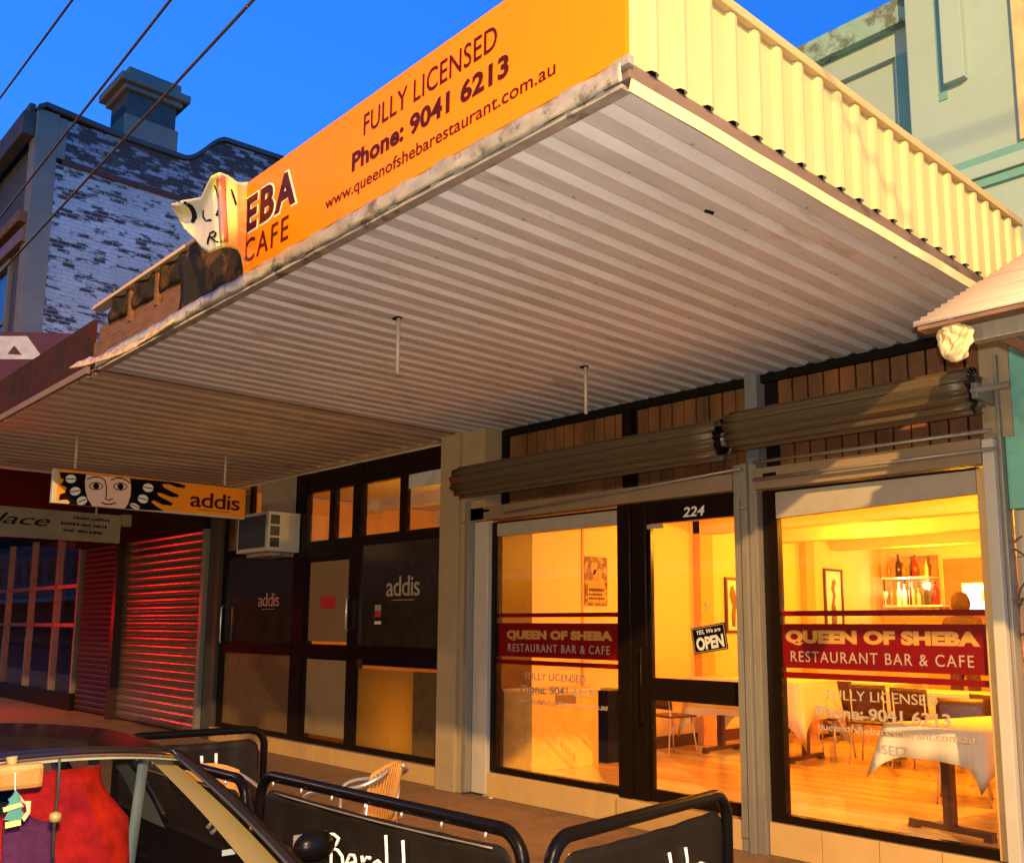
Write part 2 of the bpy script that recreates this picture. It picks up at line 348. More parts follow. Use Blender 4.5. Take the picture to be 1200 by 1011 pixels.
# interior of the restaurant (its own floor, walls and ceiling)
XL, XR, YB = -7.45, -1.2, 14.9
fl = struct(MB().box(XL-.1, XR+.1, 6.40, YB+.1, 0, .185).done('interior_floor', gap_m))
i = 0; y = 6.41
bme = {}
while y < YB-.02:
    wv = .135
    x = XL
    off = random.uniform(.6, 2.6)
    while x < XR:
        x1 = min(XR, x+off); off = random.choice((1.8, 2.4, 2.7))
        key = (round(x1-x, 2))
        o = MB().box(x+.002, x1-.002, y+.002, y+wv-.002, .18, .2).done('floorboard', random.choice(board_m)); o.parent = fl
        x = x1
    y += wv
iw = struct(MB().box(XL-.12, XL, 6.5, YB+.1, .0, 3.4).done('interior_wall', wall_in))
struct(MB().box(XR, XR+.12, 6.5, YB+.1, .0, 3.4).done('interior_wall_right', wall_in))
bw = struct(MB().box(XL, XR, YB, YB+.12, .0, 3.4).done('interior_wall_back', wall_in))
for (ya, yb_) in ((9.90, 10.17), (12.41, 12.64)):
    o = MB().box(XL, XL+.11, ya, yb_, .2, 3.1, .004).done('pier', wall_in2); o.parent = iw
o = MB().box(XL, XL+.03, 6.5, 7.05, .2, 3.1).done('dark_timber_strip', dkwood); o.parent = iw
o = MB().box(XL, XL+.015, 7.84, 7.87, .2, 3.1).done('cover_strip', wall_in2); o.parent = iw
for (ya, yb_) in ((7.05, 9.9), (10.17, 12.41), (12.64, 14.9)):
    o = MB().box(XL, XL+.02, ya, yb_, .2, .34, .003).done('skirting', dkwood); o.parent = iw
ce = struct(MB().box(XL-.12, XR+.12, 6.42, YB+.12, 3.08, 3.2).done('interior_ceiling', ceil_in))
for yb_ in (8.1, 9.9, 11.6, 13.3):
    o = MB().box(XL, XR, yb_, yb_+.22, 2.80, 3.08, .006).done('ceiling_beam', ceil_in); o.parent = ce

# ================================================================== RESTAURANT SHOP FRONT
shop = thing('restaurant_shopfront', 'restaurant shopfront with warm lit windows, cream pillar and dark framed door numbered 224', 'building', (-4.8, 6.3, 0))
# pillar between the two shops
pl = MB().box(-7.86, -7.56, 6.13, 6.6, 0, 3.60, .006).done('pillar', render_m, shop)
MB().box(-7.557, -7.20, 6.17, 6.6, 2.66, 3.60, .006).done('pillar', render_m, shop)
MB().box(-7.557, -7.46, 6.17, 6.6, 0, 2.655, .006).done('pillar', render_m, shop)
# shutter guide rails
g1 = MB().box(-7.455, -7.40, 6.14, 6.24, .02, 2.86, .004)
g1.done('guide_rail', grey_fr, shop)
MB().box(-7.395, -7.19, 6.22, 6.34, .02, 2.655, .005).done('guide_rail', white_fr, shop)
# plinths of cream tiles
def plinth(x0, x1, ztop, parent, n, m=tile_m, yf=6.235, z0=0):
    MB().box(x0, x1, yf+.012, 6.46, z0, ztop-.006).done('plinth', grout_m, parent)
    wd = (x1-x0)/n
    for k in range(n):
        MB().box(x0+k*wd+.003, x0+(k+1)*wd-.003, yf, yf+.02, z0+.004, ztop-.004, .002).done('tile', m, parent)
plinth(-7.19, -5.50, .232, shop, 4)
plinth(-4.06, -2.40, .232, shop, 4)
# door step
MB().box(-5.50, -4.27, 6.20, 6.46, 0, .215, .006).done('door_step', tile_m, shop)
def glazing(x0, x1, z0, z1, yf, parent, fw=.06, left=None, right=None, m=darkfr, pane=shopglass, top=None, bottom=None, name='window'):
    left = fw if left is None else left; right = fw if right is None else right; top = fw if top is None else top; bottom = fw if bottom is None else bottom
    b = MB()
    if left: b.box(x0, x0+left, yf, yf+.07, z0, z1, .003)
    if right: b.box(x1-right, x1, yf, yf+.07, z0, z1, .003)
    if bottom: b.box(x0+left, x1-right, yf+.001, yf+.07, z0, z0+bottom, .003)
    if top: b.box(x0+left, x1-right, yf+.001, yf+.07, z1-top, z1, .003)
    fr = b.done('window_frame', m, parent)
    p = MB().box(x0+left-.01, x1-right+.01, yf+.03, yf+.036, z0+bottom-.01, z1-top+.01).done('pane', pane, parent)
    return fr, p
wl = glazing(-7.185, -5.50, .235, 2.645, 6.27, shop, left=.085, right=.012, top=.02, bottom=.05)
MB().box(-7.10, -5.512, 6.262, 6.33, 2.50, 2.625, .003).done('header_board', header_m, shop)
wr = glazing(-4.06, -2.47, .235, 2.645, 6.27, shop, left=.12, right=.001, top=.02, bottom=.055)
hb = MB().prism([(-3.94, 6.262, 2.43), (-2.475, 6.262, 2.475), (-2.475, 6.262, 2.625), (-3.94, 6.262, 2.625)], (0, .06, 0)).done('header_board', header_m, shop)
MB().box(-2.468, -2.40, 6.25, 6.36, .235, 2.63, .004).done('window_jamb', tile_m, shop)
MB().box(-2.396, -2.325, 6.18, 6.34, .0, 2.80, .004).done('guide_rail', white_fr, shop)
MB().box(-2.322, -2.30, 6.24, 6.36, .0, 3.35, .003).done('drain_channel', grey_fr, shop)
# door frame and door
db = MB()
db.box(-5.50, -5.355, 6.235, 6.34, .215, 2.66, .004); db.box(-5.352, -5.20, 6.255, 6.34, .215, 2.66, .004)
db.box(-5.20, -4.27, 6.255, 6.34, 2.475, 2.66, .004)
db.done('door_frame', darkfr, shop)
dr = MB(); dr.box(-5.197, -5.165, 6.28, 6.325, .22, 2.47, .003); dr.box(-4.30, -4.272, 6.28, 6.325, .22, 2.47, .003)
dr.box(-5.165, -4.30, 6.281, 6.325, .22, .315, .003); dr.box(-5.165, -4.30, 6.275, 6.325, 1.025, 1.205, .003)
door = dr.done('door', darkfr, shop)
MB().box(-5.17, -4.295, 6.30, 6.306, .31, 2.47).done('pane', shopglass, shop)
MB().tube([(-5.21, 6.225, 1.45), (-5.21, 6.19, 1.45), (-5.21, 6.19, .85), (-5.21, 6.225, .85)], .008, 8).done('door_handle', darkfr, shop, True)
MB().box(-5.19, -5.02, 6.265, 6.28, 2.435, 2.472, .002).done('door_closer', header_m, shop)
text('224', (-4.80, 2.585), (-4.585, 2.505), 1, 6.254, white_m, shop, .015, slant=.2)
# steel post between door and right window
pb = MB(); pb.box(-4.262, -4.19, 6.19, 6.36, .0, 2.86, .004); pb.box(-4.186, -4.135, 6.165, 6.35, .0, 2.86, .004); pb.box(-4.131, -4.066, 6.20, 6.36, .0, 2.86, .004)
pb.box(-4.255, -4.20, 6.178, 6.188, .1, 2.6)
pb.done('steel_post', grey_fr, shop)
MB().lathe([(.028, 0), (.028, .012)], (-4.16, 6.15, 2.51), 12).done('bolt', grey_fr, shop)
# lintel
MB().box(-7.42, -4.265, 6.17, 6.42, 2.662, 2.795, .006).done('lintel', beam_m, shop)
MB().box(-4.06, -2.40, 6.17, 6.42, 2.648, 2.81, .006).done('lintel', beam_m, shop)
MB().box(-3.98, -3.87, 6.163, 6.17, 2.735, 2.762).done('vent_slot', black_m, shop)
MB().box(-7.20, -7.12, 6.163, 6.17, 2.74, 2.765).done('vent_slot', black_m, shop)
# cladding boards behind the rolled shutters
MB().box(-7.20, -2.40, 6.46, 6.5, 2.80, 3.60).done('backing', gap_m, shop)
x = -7.12; bd = None
while x < -2.50:
    if not (-5.60 < x < -5.44 or -4.30 < x < -4.06):
        o = MB().box(x+.008, x+.122, 6.435, 6.46, 2.80, 3.53, .004).done('board', clad_m, shop)
        o.location.y += random.uniform(-.004, .004)
    x += .13
MB().box(-7.20, -2.42, 6.40, 6.46, 3.53, 3.605, .004).done('head_rail', gap_m, shop)
MB().box(-5.56, -5.47, 6.38, 6.46, 2.80, 3.53, .004).done('upright', darkfr, shop)
MB().box(-4.24, -4.13, 6.34, 6.46, 2.87, 3.605, .004).done('upright', mat('blue_grey_post', (.16, .17, .19), .5), shop)
MB().box(-2.42, -2.24, 6.28, 6.5, 2.82, 3.60, .004).done('end_wall', render_m, shop)
MB().box(-7.19, -7.14, 6.39, 6.46, 2.80, 3.53, .003).done('upright', gap_m, shop)
for (a, b) in (((883, 542), (1162, 504)), ((883, 562), (1168, 525))):
    MB().tube([pix(*a, 1, 6.12), pix(*b, 1, 6.12)], .013, 8).done('stay_rod', grey_fr, shop, True)
for (a, b) in (((590, 601), (868, 549)),):
    MB().tube([pix(*a, 1, 6.12), pix(*b, 1, 6.12)], .010, 8).done('stay_rod', grey_fr, shop, True)

# lettering and bands on the windows (vinyl on the outside of the glass)
YV = 6.297
def band(x0, x1, parent):
    for (za, zb) in ((1.703, 1.742), (1.33, 1.648), (1.258, 1.30)):
        MB().box(x0, x1, YV, YV+.002, za, zb).done('vinyl_band', thin_red, parent)
band(-7.10, -5.512, shop); band(-3.94, -2.471, shop)
YT = YV-.0005
text('QUEEN OF SHEBA', (-6.98, 1.580), (-5.61, 1.482), 1, YT, gold_m, shop, .065, 1.04)
text('RESTAURANT BAR & CAFE', (-6.96, 1.452), (-5.645, 1.378), 1, YT, pale_m, shop, .002, 1.2)
text('QUEEN OF SHEBA', (-3.912, 1.602), (-2.525, 1.492), 1, YT, gold_m, shop, .065, 1.04)
text('RESTAURANT BAR & CAFE', (-3.875, 1.452), (-2.57, 1.375), 1, YT, pale_m, shop, .002, 1.2)
text('FULLY LICENSED', (-6.72, 1.19), (-5.93, 1.125), 1, YT+.002, pale_m, shop, 0)
text('Phone: 9041 6213', (-6.78, 1.075), (-5.84, 1.0), 1, YT+.002, pale_m, shop, .02)
text('queenofshebarestaurant.com.au', (-6.80, .955), (-5.68, .885), 1, YT+.002, pale_m, shop, 0)
text('FULLY LICENSED', (-3.60, 1.19), (-2.815, 1.122), 1, YT+.002, pale_m, shop, 0)
text('Phone: 9041 6213', (-3.685, 1.078), (-2.74, .995), 1, YT+.002, pale_m, shop, .02)
text('queenofshebarestaurant.com.au', (-3.68, .955), (-2.60, .89), 1, YT+.002, pale_m, shop, 0)

# rolled-up shutters
def roller(x0, x1, y, z, R, name_label, ragged):
    t = thing('roller_shutter', name_label, 'roller shutter', ((x0+x1)/2, y, z), 'rolled up shutters above the restaurant windows')
    n = 96
    def ring(x, k, jag):
        a = 2*math.pi*k/n; r = R*(1+.085*math.sin(a*11)+.035*math.sin(a*22))*(1 if not jag else 1)
        sq = 1+.06*math.cos(2*a)
        return (x, y+r*math.cos(a)*.95, z+r*math.sin(a)*sq)
    nx = 14
    b = MB(); vs = []; fs = []
    for i in range(nx+1):
        xx = x0+(x1-x0)*i/nx
        for k in range(n):
            jj = random.uniform(-.012, .012) if i in (0, nx) else 0
            p = ring(xx+jj, k, 0); s = 0
            vs.append((p[0], p[1], p[2]+s))
    for i in range(nx):
        for k in range(n): fs.append((i*n+k, i*n+(k+1) % n, (i+1)*n+(k+1) % n, (i+1)*n+k))
    b.add(vs, fs)
    c = b.done('curtain', roller_m, t, 'auto')
    sm = c.modifiers.new('s', 'SOLIDIFY'); sm.thickness = .004
    MB().tube([(x0-.03, y, z), (x1+(.20 if ragged else .03), y, z+.005)], .022, 10).done('axle', grey_fr, t, True)
    for xx in (x0+.03, x1-.03):
        MB().lathe([(R*.55, -.006), (R*.55, .006)], (0, 0, 0), 20)
        d = MB(); d.tube([(xx-.006, y, z), (xx+.006, y, z)], R*.72, 20); d.done('drum_plate', darkfr, t)
    for kk in range(7):
        a = random.uniform(-1.2, 1.6); cx = x1 if True else x0
        p = Vector((cx, y-R*math.cos(a)*.98, z+R*math.sin(a)))
        MB().tube([p, p+Vector((.02, -.015, -.02)), p+Vector((.022, -.01, -.04))], .006, 6).done('end_clip', gap_m, t, True)
    MB().box(x1-.02, x1+.015, y-.02, 6.30, z-.05, z+.05, .004).done('bracket', grey_fr, t)
    return t
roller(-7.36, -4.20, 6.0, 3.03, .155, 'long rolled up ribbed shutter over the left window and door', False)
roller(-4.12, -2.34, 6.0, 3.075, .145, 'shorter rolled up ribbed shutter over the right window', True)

# ================================================================== MAIN AWNING
def ribbed(x0, x1, pitch, z, y0, y1, depth, parent, m, sag, name='soffit', flat=.52, gap=.012):
    """steel soffit whose ribs run from the kerb to the wall"""
    xs = []; x = x1
    ny = 10; vs = []; fs = []; prof = []
    k = 0
    while x > x0:
        p = pitch
        prof += [(x, 0), (x-p*.54, 0), (x-p*.585, depth), (x-p*.70, depth), (x-p*.96, depth*.12)]
        x -= p
    N = len(prof)
    for j in range(ny+1):
        t = j/ny; yy = y0+(y1-y0)*t
        for (xx, d) in prof: vs.append((xx, yy, z+d+sag(xx, yy)))
    for j in range(ny):
        for q in range(N-1): fs.append((j*N+q, j*N+q+1, (j+1)*N+q+1, (j+1)*N+q))
    return MB().add(vs, fs).done(name, m, parent)
aw = thing('awning', 'large flat restaurant awning with orange sign, cream ribbed side and corrugated underside', 'awning', (-4.8, 4.4, 3.6))
ribbed(-7.62, -2.185, .172, 3.60, 2.53, 6.40, .034, aw, soffit_m, lambda x, y: .010*math.sin(x*1.3)*math.sin(y*.9))
MB().box(-7.62, -2.20, 2.56, 6.44, 3.66, 3.70).done('roof_sheet', flash_m, aw)
sb = MB().box(-5.165, -2.138, 2.495, 2.515, 3.688, 4.268, .002).done('sign_board', orange_m, aw)
def stx(body, xa, xb, za, zb, m, bold, sp=1.0, slant=0): return text(body, (xa, zb), (xb, za), 1, 2.4945, m, aw, bold, sp, slant=slant)
stx('FULLY LICENSED', -3.885, -2.862, 4.068, 4.182, maroon_m, .0, 1.05)
stx('Phone: 9041 6213', -3.985, -2.785, 3.905, 4.012, maroon_m, .03, 1.02)
stx('www.queenofshebarestaurant.com.au', -4.232, -2.506, 3.765, 3.850, maroon_m, -.002)
text('EBA', (-5.16, 4.168), (-4.535, 3.925), 1, 2.4955, white_m, aw, .055, 1.16)
text('EBA', (-5.150, 4.155), (-4.555, 3.938), 1, 2.4905, maroon_m, aw, .035, 1.20)
text('CAFE', (-5.15, 3.89), (-4.625, 3.745), 1, 2.4945, maroon_m, aw, .005, 1.2)
# flashing along the front, wrinkled
def wr_(u, v):
    x = -7.65+(5.49)*u; z = 3.60+.088*v
    return (x, 2.50+.004*math.sin(x*7)*math.sin(v*3)+.0035*math.sin(x*23+v*4)-.008*math.sin(v*3.14), z+.003*math.sin(x*5.1)+.002*math.sin(x*17))
fm = MB().grid(wr_, 240, 4).done('gutter_flashing', flash_m, aw, True); fm.modifiers.new('s', 'SOLIDIFY').thickness = .004
MB().box(-7.62, -2.17, 2.505, 2.56, 3.582, 3.602, .003).done('front_trim', flash_m, aw)
# side fascia: ribbed cream sheet
prof = []; y = 2.50
while y < 6.5:
    prof += [(0, y), (0, y+.108), (.024, y+.118), (.027, y+.142), (.022, y+.164)]
    y += .1745
vs = []; fs = []
for z in (3.676, 4.165):
    for (d, yy) in prof: vs.append((-2.142+d, yy, z))
N = len(prof)
for q in range(N-1): fs.append((q, q+1, N+q+1, N+q))
sf = MB().add(vs, fs).done('side_fascia', cream_m, aw); sf.modifiers.new('s', 'SOLIDIFY').thickness = .003
MB().box(-2.20, -2.102, 2.50, 6.6, 4.168, 4.212, .005).done('cap', capcream_m, aw)
MB().box(-2.20, -2.148, 2.53, 6.5, 3.70, 4.16).done('fascia_backing', gap_m, aw)
MB().box(-2.20, -2.135, 2.51, 6.45, 3.612, 3.674, .004).done('edge_beam', mat('pinkish_brown_beam', (.15, .10, .075), .7, 0, .2, 5, .2, stretch=(1, .4, 1), patch=(.07, .045, .035)), aw)
def batten(u, v):
    y_ = 2.52+3.9*u; return (-2.136-.012*v, y_, 3.611-.045*v+.0015*math.sin(y_*9)-.001*math.sin(y_*3.7))
MB().grid(batten, 60, 1).done('edge_batten', mat('pale_yellow_batten', (.75, .62, .34), .5), aw).modifiers.new('s', 'SOLIDIFY').thickness = .006
MB().box(-2.19, -2.12, 2.488, 2.52, 3.655, 3.69, .003).done('corner_cap', flash_m, aw)
# back closing piece (jagged filler pieces above the head rail)
for k in range(27):
    xx = -7.1+k*.172
    if -4.28 < xx < -4.08: continue
    MB().box(xx, xx+.11, 6.365, 6.40, 3.598, 3.617, .003).done('filler', flash_m, aw)
# hanger rods of a missing sign
for (yy, xx, zb) in ((3.49, -4.95, 3.215), (5.22, -4.91, 3.221)):
    MB().tube([(xx, yy, 3.60), (xx, yy, zb)], .013, 8).done('hanger_rod', white_fr, aw, True)
    MB().box(xx-.05, xx+.015, yy-.018, yy+.018, 3.588, 3.600, .002).done('rod_plate', darkfr, aw)
MB().tube([pix(826, 247, 2, 3.595), pix(836, 250, 2, 3.59)], .008, 6).done('loose_screw', gap_m, aw)
# exposed framing left of the sign
MB().box(-7.85, -5.165, 2.54, 2.58, 3.68, 3.86, .004).done('fascia_board', timber_m, aw)
MB().box(-7.80, -5.165, 2.56, 2.60, 3.865, 3.985, .004).done('fascia_board', timber_m, aw)
MB().prism([(-7.85, 2.50, 4.125), (-5.75, 2.50, 4.125), (-5.75, 2.50, 4.150), (-7.80, 2.50, 4.150)], (0, .09, 0)).done('top_rail', wood_light, aw)
for (xa, xb) in ((-7.55, -7.12), (-7.08, -6.62), (-6.58, -6.10), (-6.06, -5.60)):
    MB().grid(lambda a, b, xa=xa, xb=xb: (xa+(xb-xa)*a, 2.545+.02*math.sin(a*9+xa)*math.sin(b*5)-.02*b*math.sin(a*3.1), 3.95+.175*b+.01*math.sin(a*7)), 10, 5).done('tar_sheet', tar_m, aw, True).modifiers.new('s', 'SOLIDIFY').thickness = .006
for xx in (-7.10, -6.60, -6.08):
    MB().box(xx-.025, xx+.025, 2.53, 2.60, 3.86, 4.12, .003).done('stud', timber_m, aw)
MB().grid(lambda a, b: (-6.15+1.0*a, 2.52+.015*math.sin(a*6+b*4), 3.69+(.34+.12*a)*b), 12, 8).done('tar_sheet', tar_m, aw, True).modifiers.new('s', 'SOLIDIFY').thickness = .006
scr = None
for yy in (3.05, 3.95, 4.85, 5.75):
    for k in range(0, 31, 2):
        xx = -2.26-k*.172
        if scr is None: scr = MB().lathe([(.007, -.004), (.009, 0)], (0, 0, 0), 8).done('screw', flash_m, aw); o = scr
        else: o = scr.copy(); COL.objects.link(o)
        o.location = (xx, yy+random.uniform(-.01, .01), 3.598+.010*math.sin(xx*1.3)*math.sin(yy*.9))
# curled peeling flashing strip
cps = [(200, 378, 2.47), (170, 398, 2.40), (150, 410, 2.33), (125, 420, 2.26), (98, 428, 2.22), (80, 431, 2.21)]
def curl(u, v):
    s = u*(len(cps)-1); i = min(int(s), len(cps)-2); f = s-i
    p = pix(cps[i][0], cps[i][1], 1, cps[i][2])*(1-f)+pix(cps[i+1][0], cps[i+1][1], 1, cps[i+1][2])*f
    return (p[0]+.01*math.sin(v*9+u*20), p[1]+.07*v, p[2]+.02*v+.075*v*(1-.3*u)+.008*math.sin(u*31)*v)
MB().grid(curl, 30, 5).done('peeling_strip', mat('peeling_light_timber', (.60, .40, .22), .6, 0, .3, 20, .3, 60, patch=(.18, .11, .05), pscale=14), aw, True).modifiers.new('s', 'SOLIDIFY').thickness = .012

# torn flap of sign folded out towards the street
cols = [((291, 213), (286, 321), 2.49), ((283, 214), (282, 300), 2.38), ((277, 213), (278, 293), 2.28), ((266, 205), (270, 290), 2.2), ((257, 202), (262, 290), 2.12), ((248, 206), (254, 293), 2.13),
        ((243, 216), (246, 297), 2.18), ((236, 231), (237, 291), 2.26), ((226, 233), (228, 280), 2.36), ((214, 235), (216, 268), 2.42), ((206, 238), (208, 254), 2.46), ((201, 239), (202, 245), 2.50)]
def flap(u, v, off=0):
    s = u*(len(cols)-1); i = min(int(s), len(cols)-2); f = s-i
    def at(c): 
        a, b, yy = c; px_ = a[0]+(b[0]-a[0])*v; py_ = a[1]+(b[1]-a[1])*v
        return pix(px_, py_, 1, yy+.05*math.sin(v*5+px_*.05)-off)
    p = at(cols[i])*(1-f)+at(cols[i+1])*f
    return tuple(p)
fm_ = mat('reflective_yellow_vinyl', (.95, .84, .22), .35, 0, .06, 7, .12, 12)  # high base colour stands in for flash thrown back by the vinyl
fo = MB().grid(lambda u, v: flap(u, v), 66, 20).done('torn_sign_flap', fm_, aw, True); fo.modifiers.new('s', 'SOLIDIFY').thickness = .003; fo['label'] = 'torn yellow sign flap folded out to the street'
MB().grid(lambda u, v: flap(.30+.10*u, .03+.90*v, .008), 6, 16).done('flap_fold', mat('copper_fold', (.50, .25, .12), .35, .2), aw, True).modifiers.new('s', 'SOLIDIFY').thickness = .003
def stroke(pts, wd, name, m, parent, off=.012):
    b = MB(); vs = []; 
    n = len(pts)
    for i, (px_, py_) in enumerate(pts):
        a = pts[max(0, i-1)]; c = pts[min(n-1, i+1)]; tx, ty = c[0]-a[0], c[1]-a[1]; L = math.hypot(tx, ty)+1e-6; nx_, ny_ = -ty/L, tx/L
        ww = wd[i] if isinstance(wd, (list, tuple)) else wd
        for sgn in (-1, 1):
            q = (px_+nx_*ww*sgn, py_+ny_*ww*sgn)
            # depth from the flap's columns
            xs = [c_[0][0] for c_ in cols]; k = 0
            while k < len(cols)-2 and q[0] < (cols[k+1][0][0]+cols[k+1][1][0])/2: k += 1
            xa = (cols[k][0][0]+cols[k][1][0])/2; xb = (cols[k+1][0][0]+cols[k+1][1][0])/2; f = max(0, min(1, (xa-q[0])/(xa-xb+1e-6)))
            yt = cols[k][2]*(1-f)+cols[k+1][2]*f
            ya = cols[k][0][1]*(1-f)+cols[k+1][0][1]*f; yb2 = cols[k][1][1]*(1-f)+cols[k+1][1][1]*f
            vv = max(0, min(1, (q[1]-ya)/(yb2-ya+1e-6)))
            vs.append(tuple(pix(q[0], q[1], 1, yt+.05*math.sin(vv*5+q[0]*.05)-off)))
    fs = [(2*i, 2*i+1, 2*i+3, 2*i+2) for i in range(n-1)]
    return b.add(vs, fs).done(name, m, parent)
def arc(cx, cy, rx, ry, a0, a1, n=14): return [(cx+rx*math.cos(math.radians(a0+(a1-a0)*i/n)), cy+ry*math.sin(math.radians(a0+(a1-a0)*i/n))) for i in range(n+1)]
stroke([(203, 239), (210, 237), (217, 238), (223, 242), (227, 248), (228, 255), (225, 261)], [.8, 1.2, 1.8, 2.4, 3, 3, 2], 'lettering', ink_m, aw)
stroke([(251, 217), (254, 224), (256, 234), (257, 243), (254, 252), (247, 258), (241, 259), (238, 254), (238, 246)], [.8, 1, 1.2, 1.3, 1.5, 1.5, 1.3, 1.1, .8], 'lettering', ink_m, aw)
stroke([(243, 286), (244, 280), (246, 275)], 1.1, 'lettering', ink_m, aw)
stroke([(245, 274), (250, 271), (253, 273), (251, 277), (246, 279)], 1.0, 'lettering', ink_m, aw)
stroke([(248, 279), (252, 283), (256, 284)], 1.0, 'lettering', ink_m, aw)
stroke([(259, 277), (263, 279), (266, 281)], 1.0, 'lettering', ink_m, aw)
stroke([(271, 222), (274, 230), (277, 240)], 1.1, 'lettering', ink_m, aw)

# ================================================================== CAFE AWNING (left neighbour)
aw2 = thing('awning', 'darker corrugated awning over the cafe left of the restaurant, maroon faded edge', 'awning', (-10.5, 4.4, 3.6))
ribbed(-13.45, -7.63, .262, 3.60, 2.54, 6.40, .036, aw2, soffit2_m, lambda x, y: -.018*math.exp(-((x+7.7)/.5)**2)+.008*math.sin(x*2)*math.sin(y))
MB().box(-13.45, -7.63, 2.56, 6.44, 3.66, 3.70).done('roof_sheet', flash_m, aw2)
MB().box(-13.46, -7.86, 2.53, 2.56, 3.66, 4.06, .004).done('fascia_board', maroonp_m, aw2)
MB().box(-13.46, -7.86, 2.50, 2.53, 3.60, 3.66, .004).done('front_trim', brownm, aw2)
MB().box(-7.75, -7.63, 2.50, 6.38, 3.588, 3.600, .003).done('joint_strip', brownm, aw2)
MB().box(-13.50, -13.45, 2.50, 6.42, 3.59, 3.70, .004).done('end_trim', soffit2_m, aw2)
MB().box(-13.45, -7.86, 6.36, 6.41, 3.57, 3.60, .003).done('back_trim', soffit2_m, aw2)
for (yy, xx) in ((3.33, -10.6), (5.03, -10.6)):
    MB().tube([(xx, yy, 3.60), (xx, yy, 3.24)], .014, 8).done('hanger_rod', white_fr, aw2, True)
# ---- hanging cafe sign (front faces +X)
cs = thing('hanging_sign', 'orange and black hanging sign with drawn face and coffee beans reading addis', 'sign', (-10.6, 4.2, 3.0))
XS = -10.6
MB().box(XS-.07, XS-.004, 3.12, 5.31, 2.860, 3.225, .006).done('sign_box', white_fr, cs)
MB().box(XS-.004, XS, 3.165, 5.30, 2.885, 3.222).done('sign_face', amber_m, cs)
def sp(px_, py_): return pix(px_, py_, 0, XS)
def flat(pts, lay, name, m, parent, X=XS):
    """flat print on the sign face: outline measured in the photograph, laid on the sign's plane"""
    P = [pix(a, b, 0, X) for a, b in pts]
    return MB().prism([(X+.0012*lay, p[1], p[2]) for p in P], (.001, 0, 0)).done(name, m, parent)
def clip(pts): 
    return [(x, max(y, 552.2+(x-68)*.0985), ) for x, y in pts]
def ell(cx, cy, rx, ry, n=26, rot=0):
    r = math.radians(rot); o = []
    for i in range(n):
        a = 2*math.pi*i/n; x, y = rx*math.cos(a), ry*math.sin(a); o.append((cx+x*math.cos(r)-y*math.sin(r), cy+x*math.sin(r)+y*math.cos(r)))
    return o
hair = [(70, 553), (71, 560), (75, 562), (71, 568), (78, 571), (76, 577), (70, 579), (69, 586), (78, 585), (82, 588), (80, 590.5), (120, 594), (165, 597), (192, 598.5), (183, 593), (177, 588), (180, 586), (190, 591), (200, 592.5), (203, 590), (196, 586), (186, 581), (184, 577),
        (190, 578), (200, 582), (208, 582.5), (210, 580), (203, 577), (192, 571), (190, 567), (197, 567), (208, 571), (216, 571.5), (218, 569.5), (212, 566.8), (200, 564.4), (160, 560.9), (120, 557), (90, 554.3)]
flat(hair, 1, 'printed_hair', ink_m, cs)
face = [(101, 556), (99.5, 564), (100, 575), (103, 585), (108, 592.8), (130, 594.8), (146, 595.6), (150, 590), (153, 580), (153.5, 570), (152, 560.5), (125, 558)]
flat(face, 2, 'printed_face', skin_paint, cs)
for cx, cy, rot in ((83, 561, 0), (88, 575.5, -10), (96, 586.5, -20), (173.5, 571.5, 10), (167.5, 584.5, 15), (158, 593, 25)):
    flat(ell(cx, cy, 6.3, 5.0 if cy < 590 else 3.0, 18, rot), 2, 'printed_bean', white_m, cs)
    r = math.radians(rot)
    flat([(cx-6*math.cos(r), cy-6*math.sin(r)-.6), (cx+6*math.cos(r), cy+6*math.sin(r)-.6), (cx+6*math.cos(r), cy+6*math.sin(r)+.6), (cx-6*math.cos(r), cy-6*math.sin(r)+.6)], 3, 'printed_crease', ink_m, cs)
for cx in (112.5, 141):
    cy = 569.5 if cx < 120 else 570
    flat(ell(cx, cy, 8.2, 4.6), 3, 'printed_eye', ink_m, cs); flat(ell(cx, cy, 7, 3.5), 4, 'printed_eye', skin_paint, cs); flat(ell(cx, cy, 3.6, 3.5), 5, 'printed_eye', ink_m, cs)
def ribbon(pts, wdt): 
    L = []; R = []
    for i in range(len(pts)):
        a = pts[max(0, i-1)]; c = pts[min(len(pts)-1, i+1)]; tx, ty = c[0]-a[0], c[1]-a[1]; l = math.hypot(tx, ty)+1e-6
        L.append((pts[i][0]-ty/l*wdt, pts[i][1]+tx/l*wdt)); R.append((pts[i][0]+ty/l*wdt, pts[i][1]-tx/l*wdt))
    return L, R
def inkline(pts, wdt, lay, m=None, parent=None, X=XS, name='printed_line'):
    L, R = ribbon(pts, wdt); b = MB()
    P = [pix(*q, 0, X) for q in L]; Q = [pix(*q, 0, X) for q in R]; vs = []
    for p, q in zip(P, Q): vs += [(X+.0012*lay, p[1], p[2]), (X+.0012*lay, q[1], q[2])]
    b.add(vs, [(2*i, 2*i+1, 2*i+3, 2*i+2) for i in range(len(L)-1)])
    return b.done(name, m or ink_m, parent or cs)
inkline([(102, 561.5), (107, 559.2), (113, 558.6), (119, 559.8), (123, 563), (124.5, 570), (124.5, 580), (123, 584), (128, 586), (132, 584)], .7, 3)
inkline([(130, 562.5), (135, 560.2), (141, 560), (148, 562.5), (152, 566)], .7, 3)
inkline([(119, 588.5), (123, 590.5), (129, 590.8), (134, 589.5), (136, 588.8)], .8, 3)
text('addis', (4.62, 3.135), (5.235, 2.955), 0, XS+.0015, maroon_m, cs, .012, .92, thick=.002, flip=-1)
MB().box(XS+.0003, XS+.001, 4.72, 5.12, 2.925, 2.932).done('printed_line', maroon_m, cs)

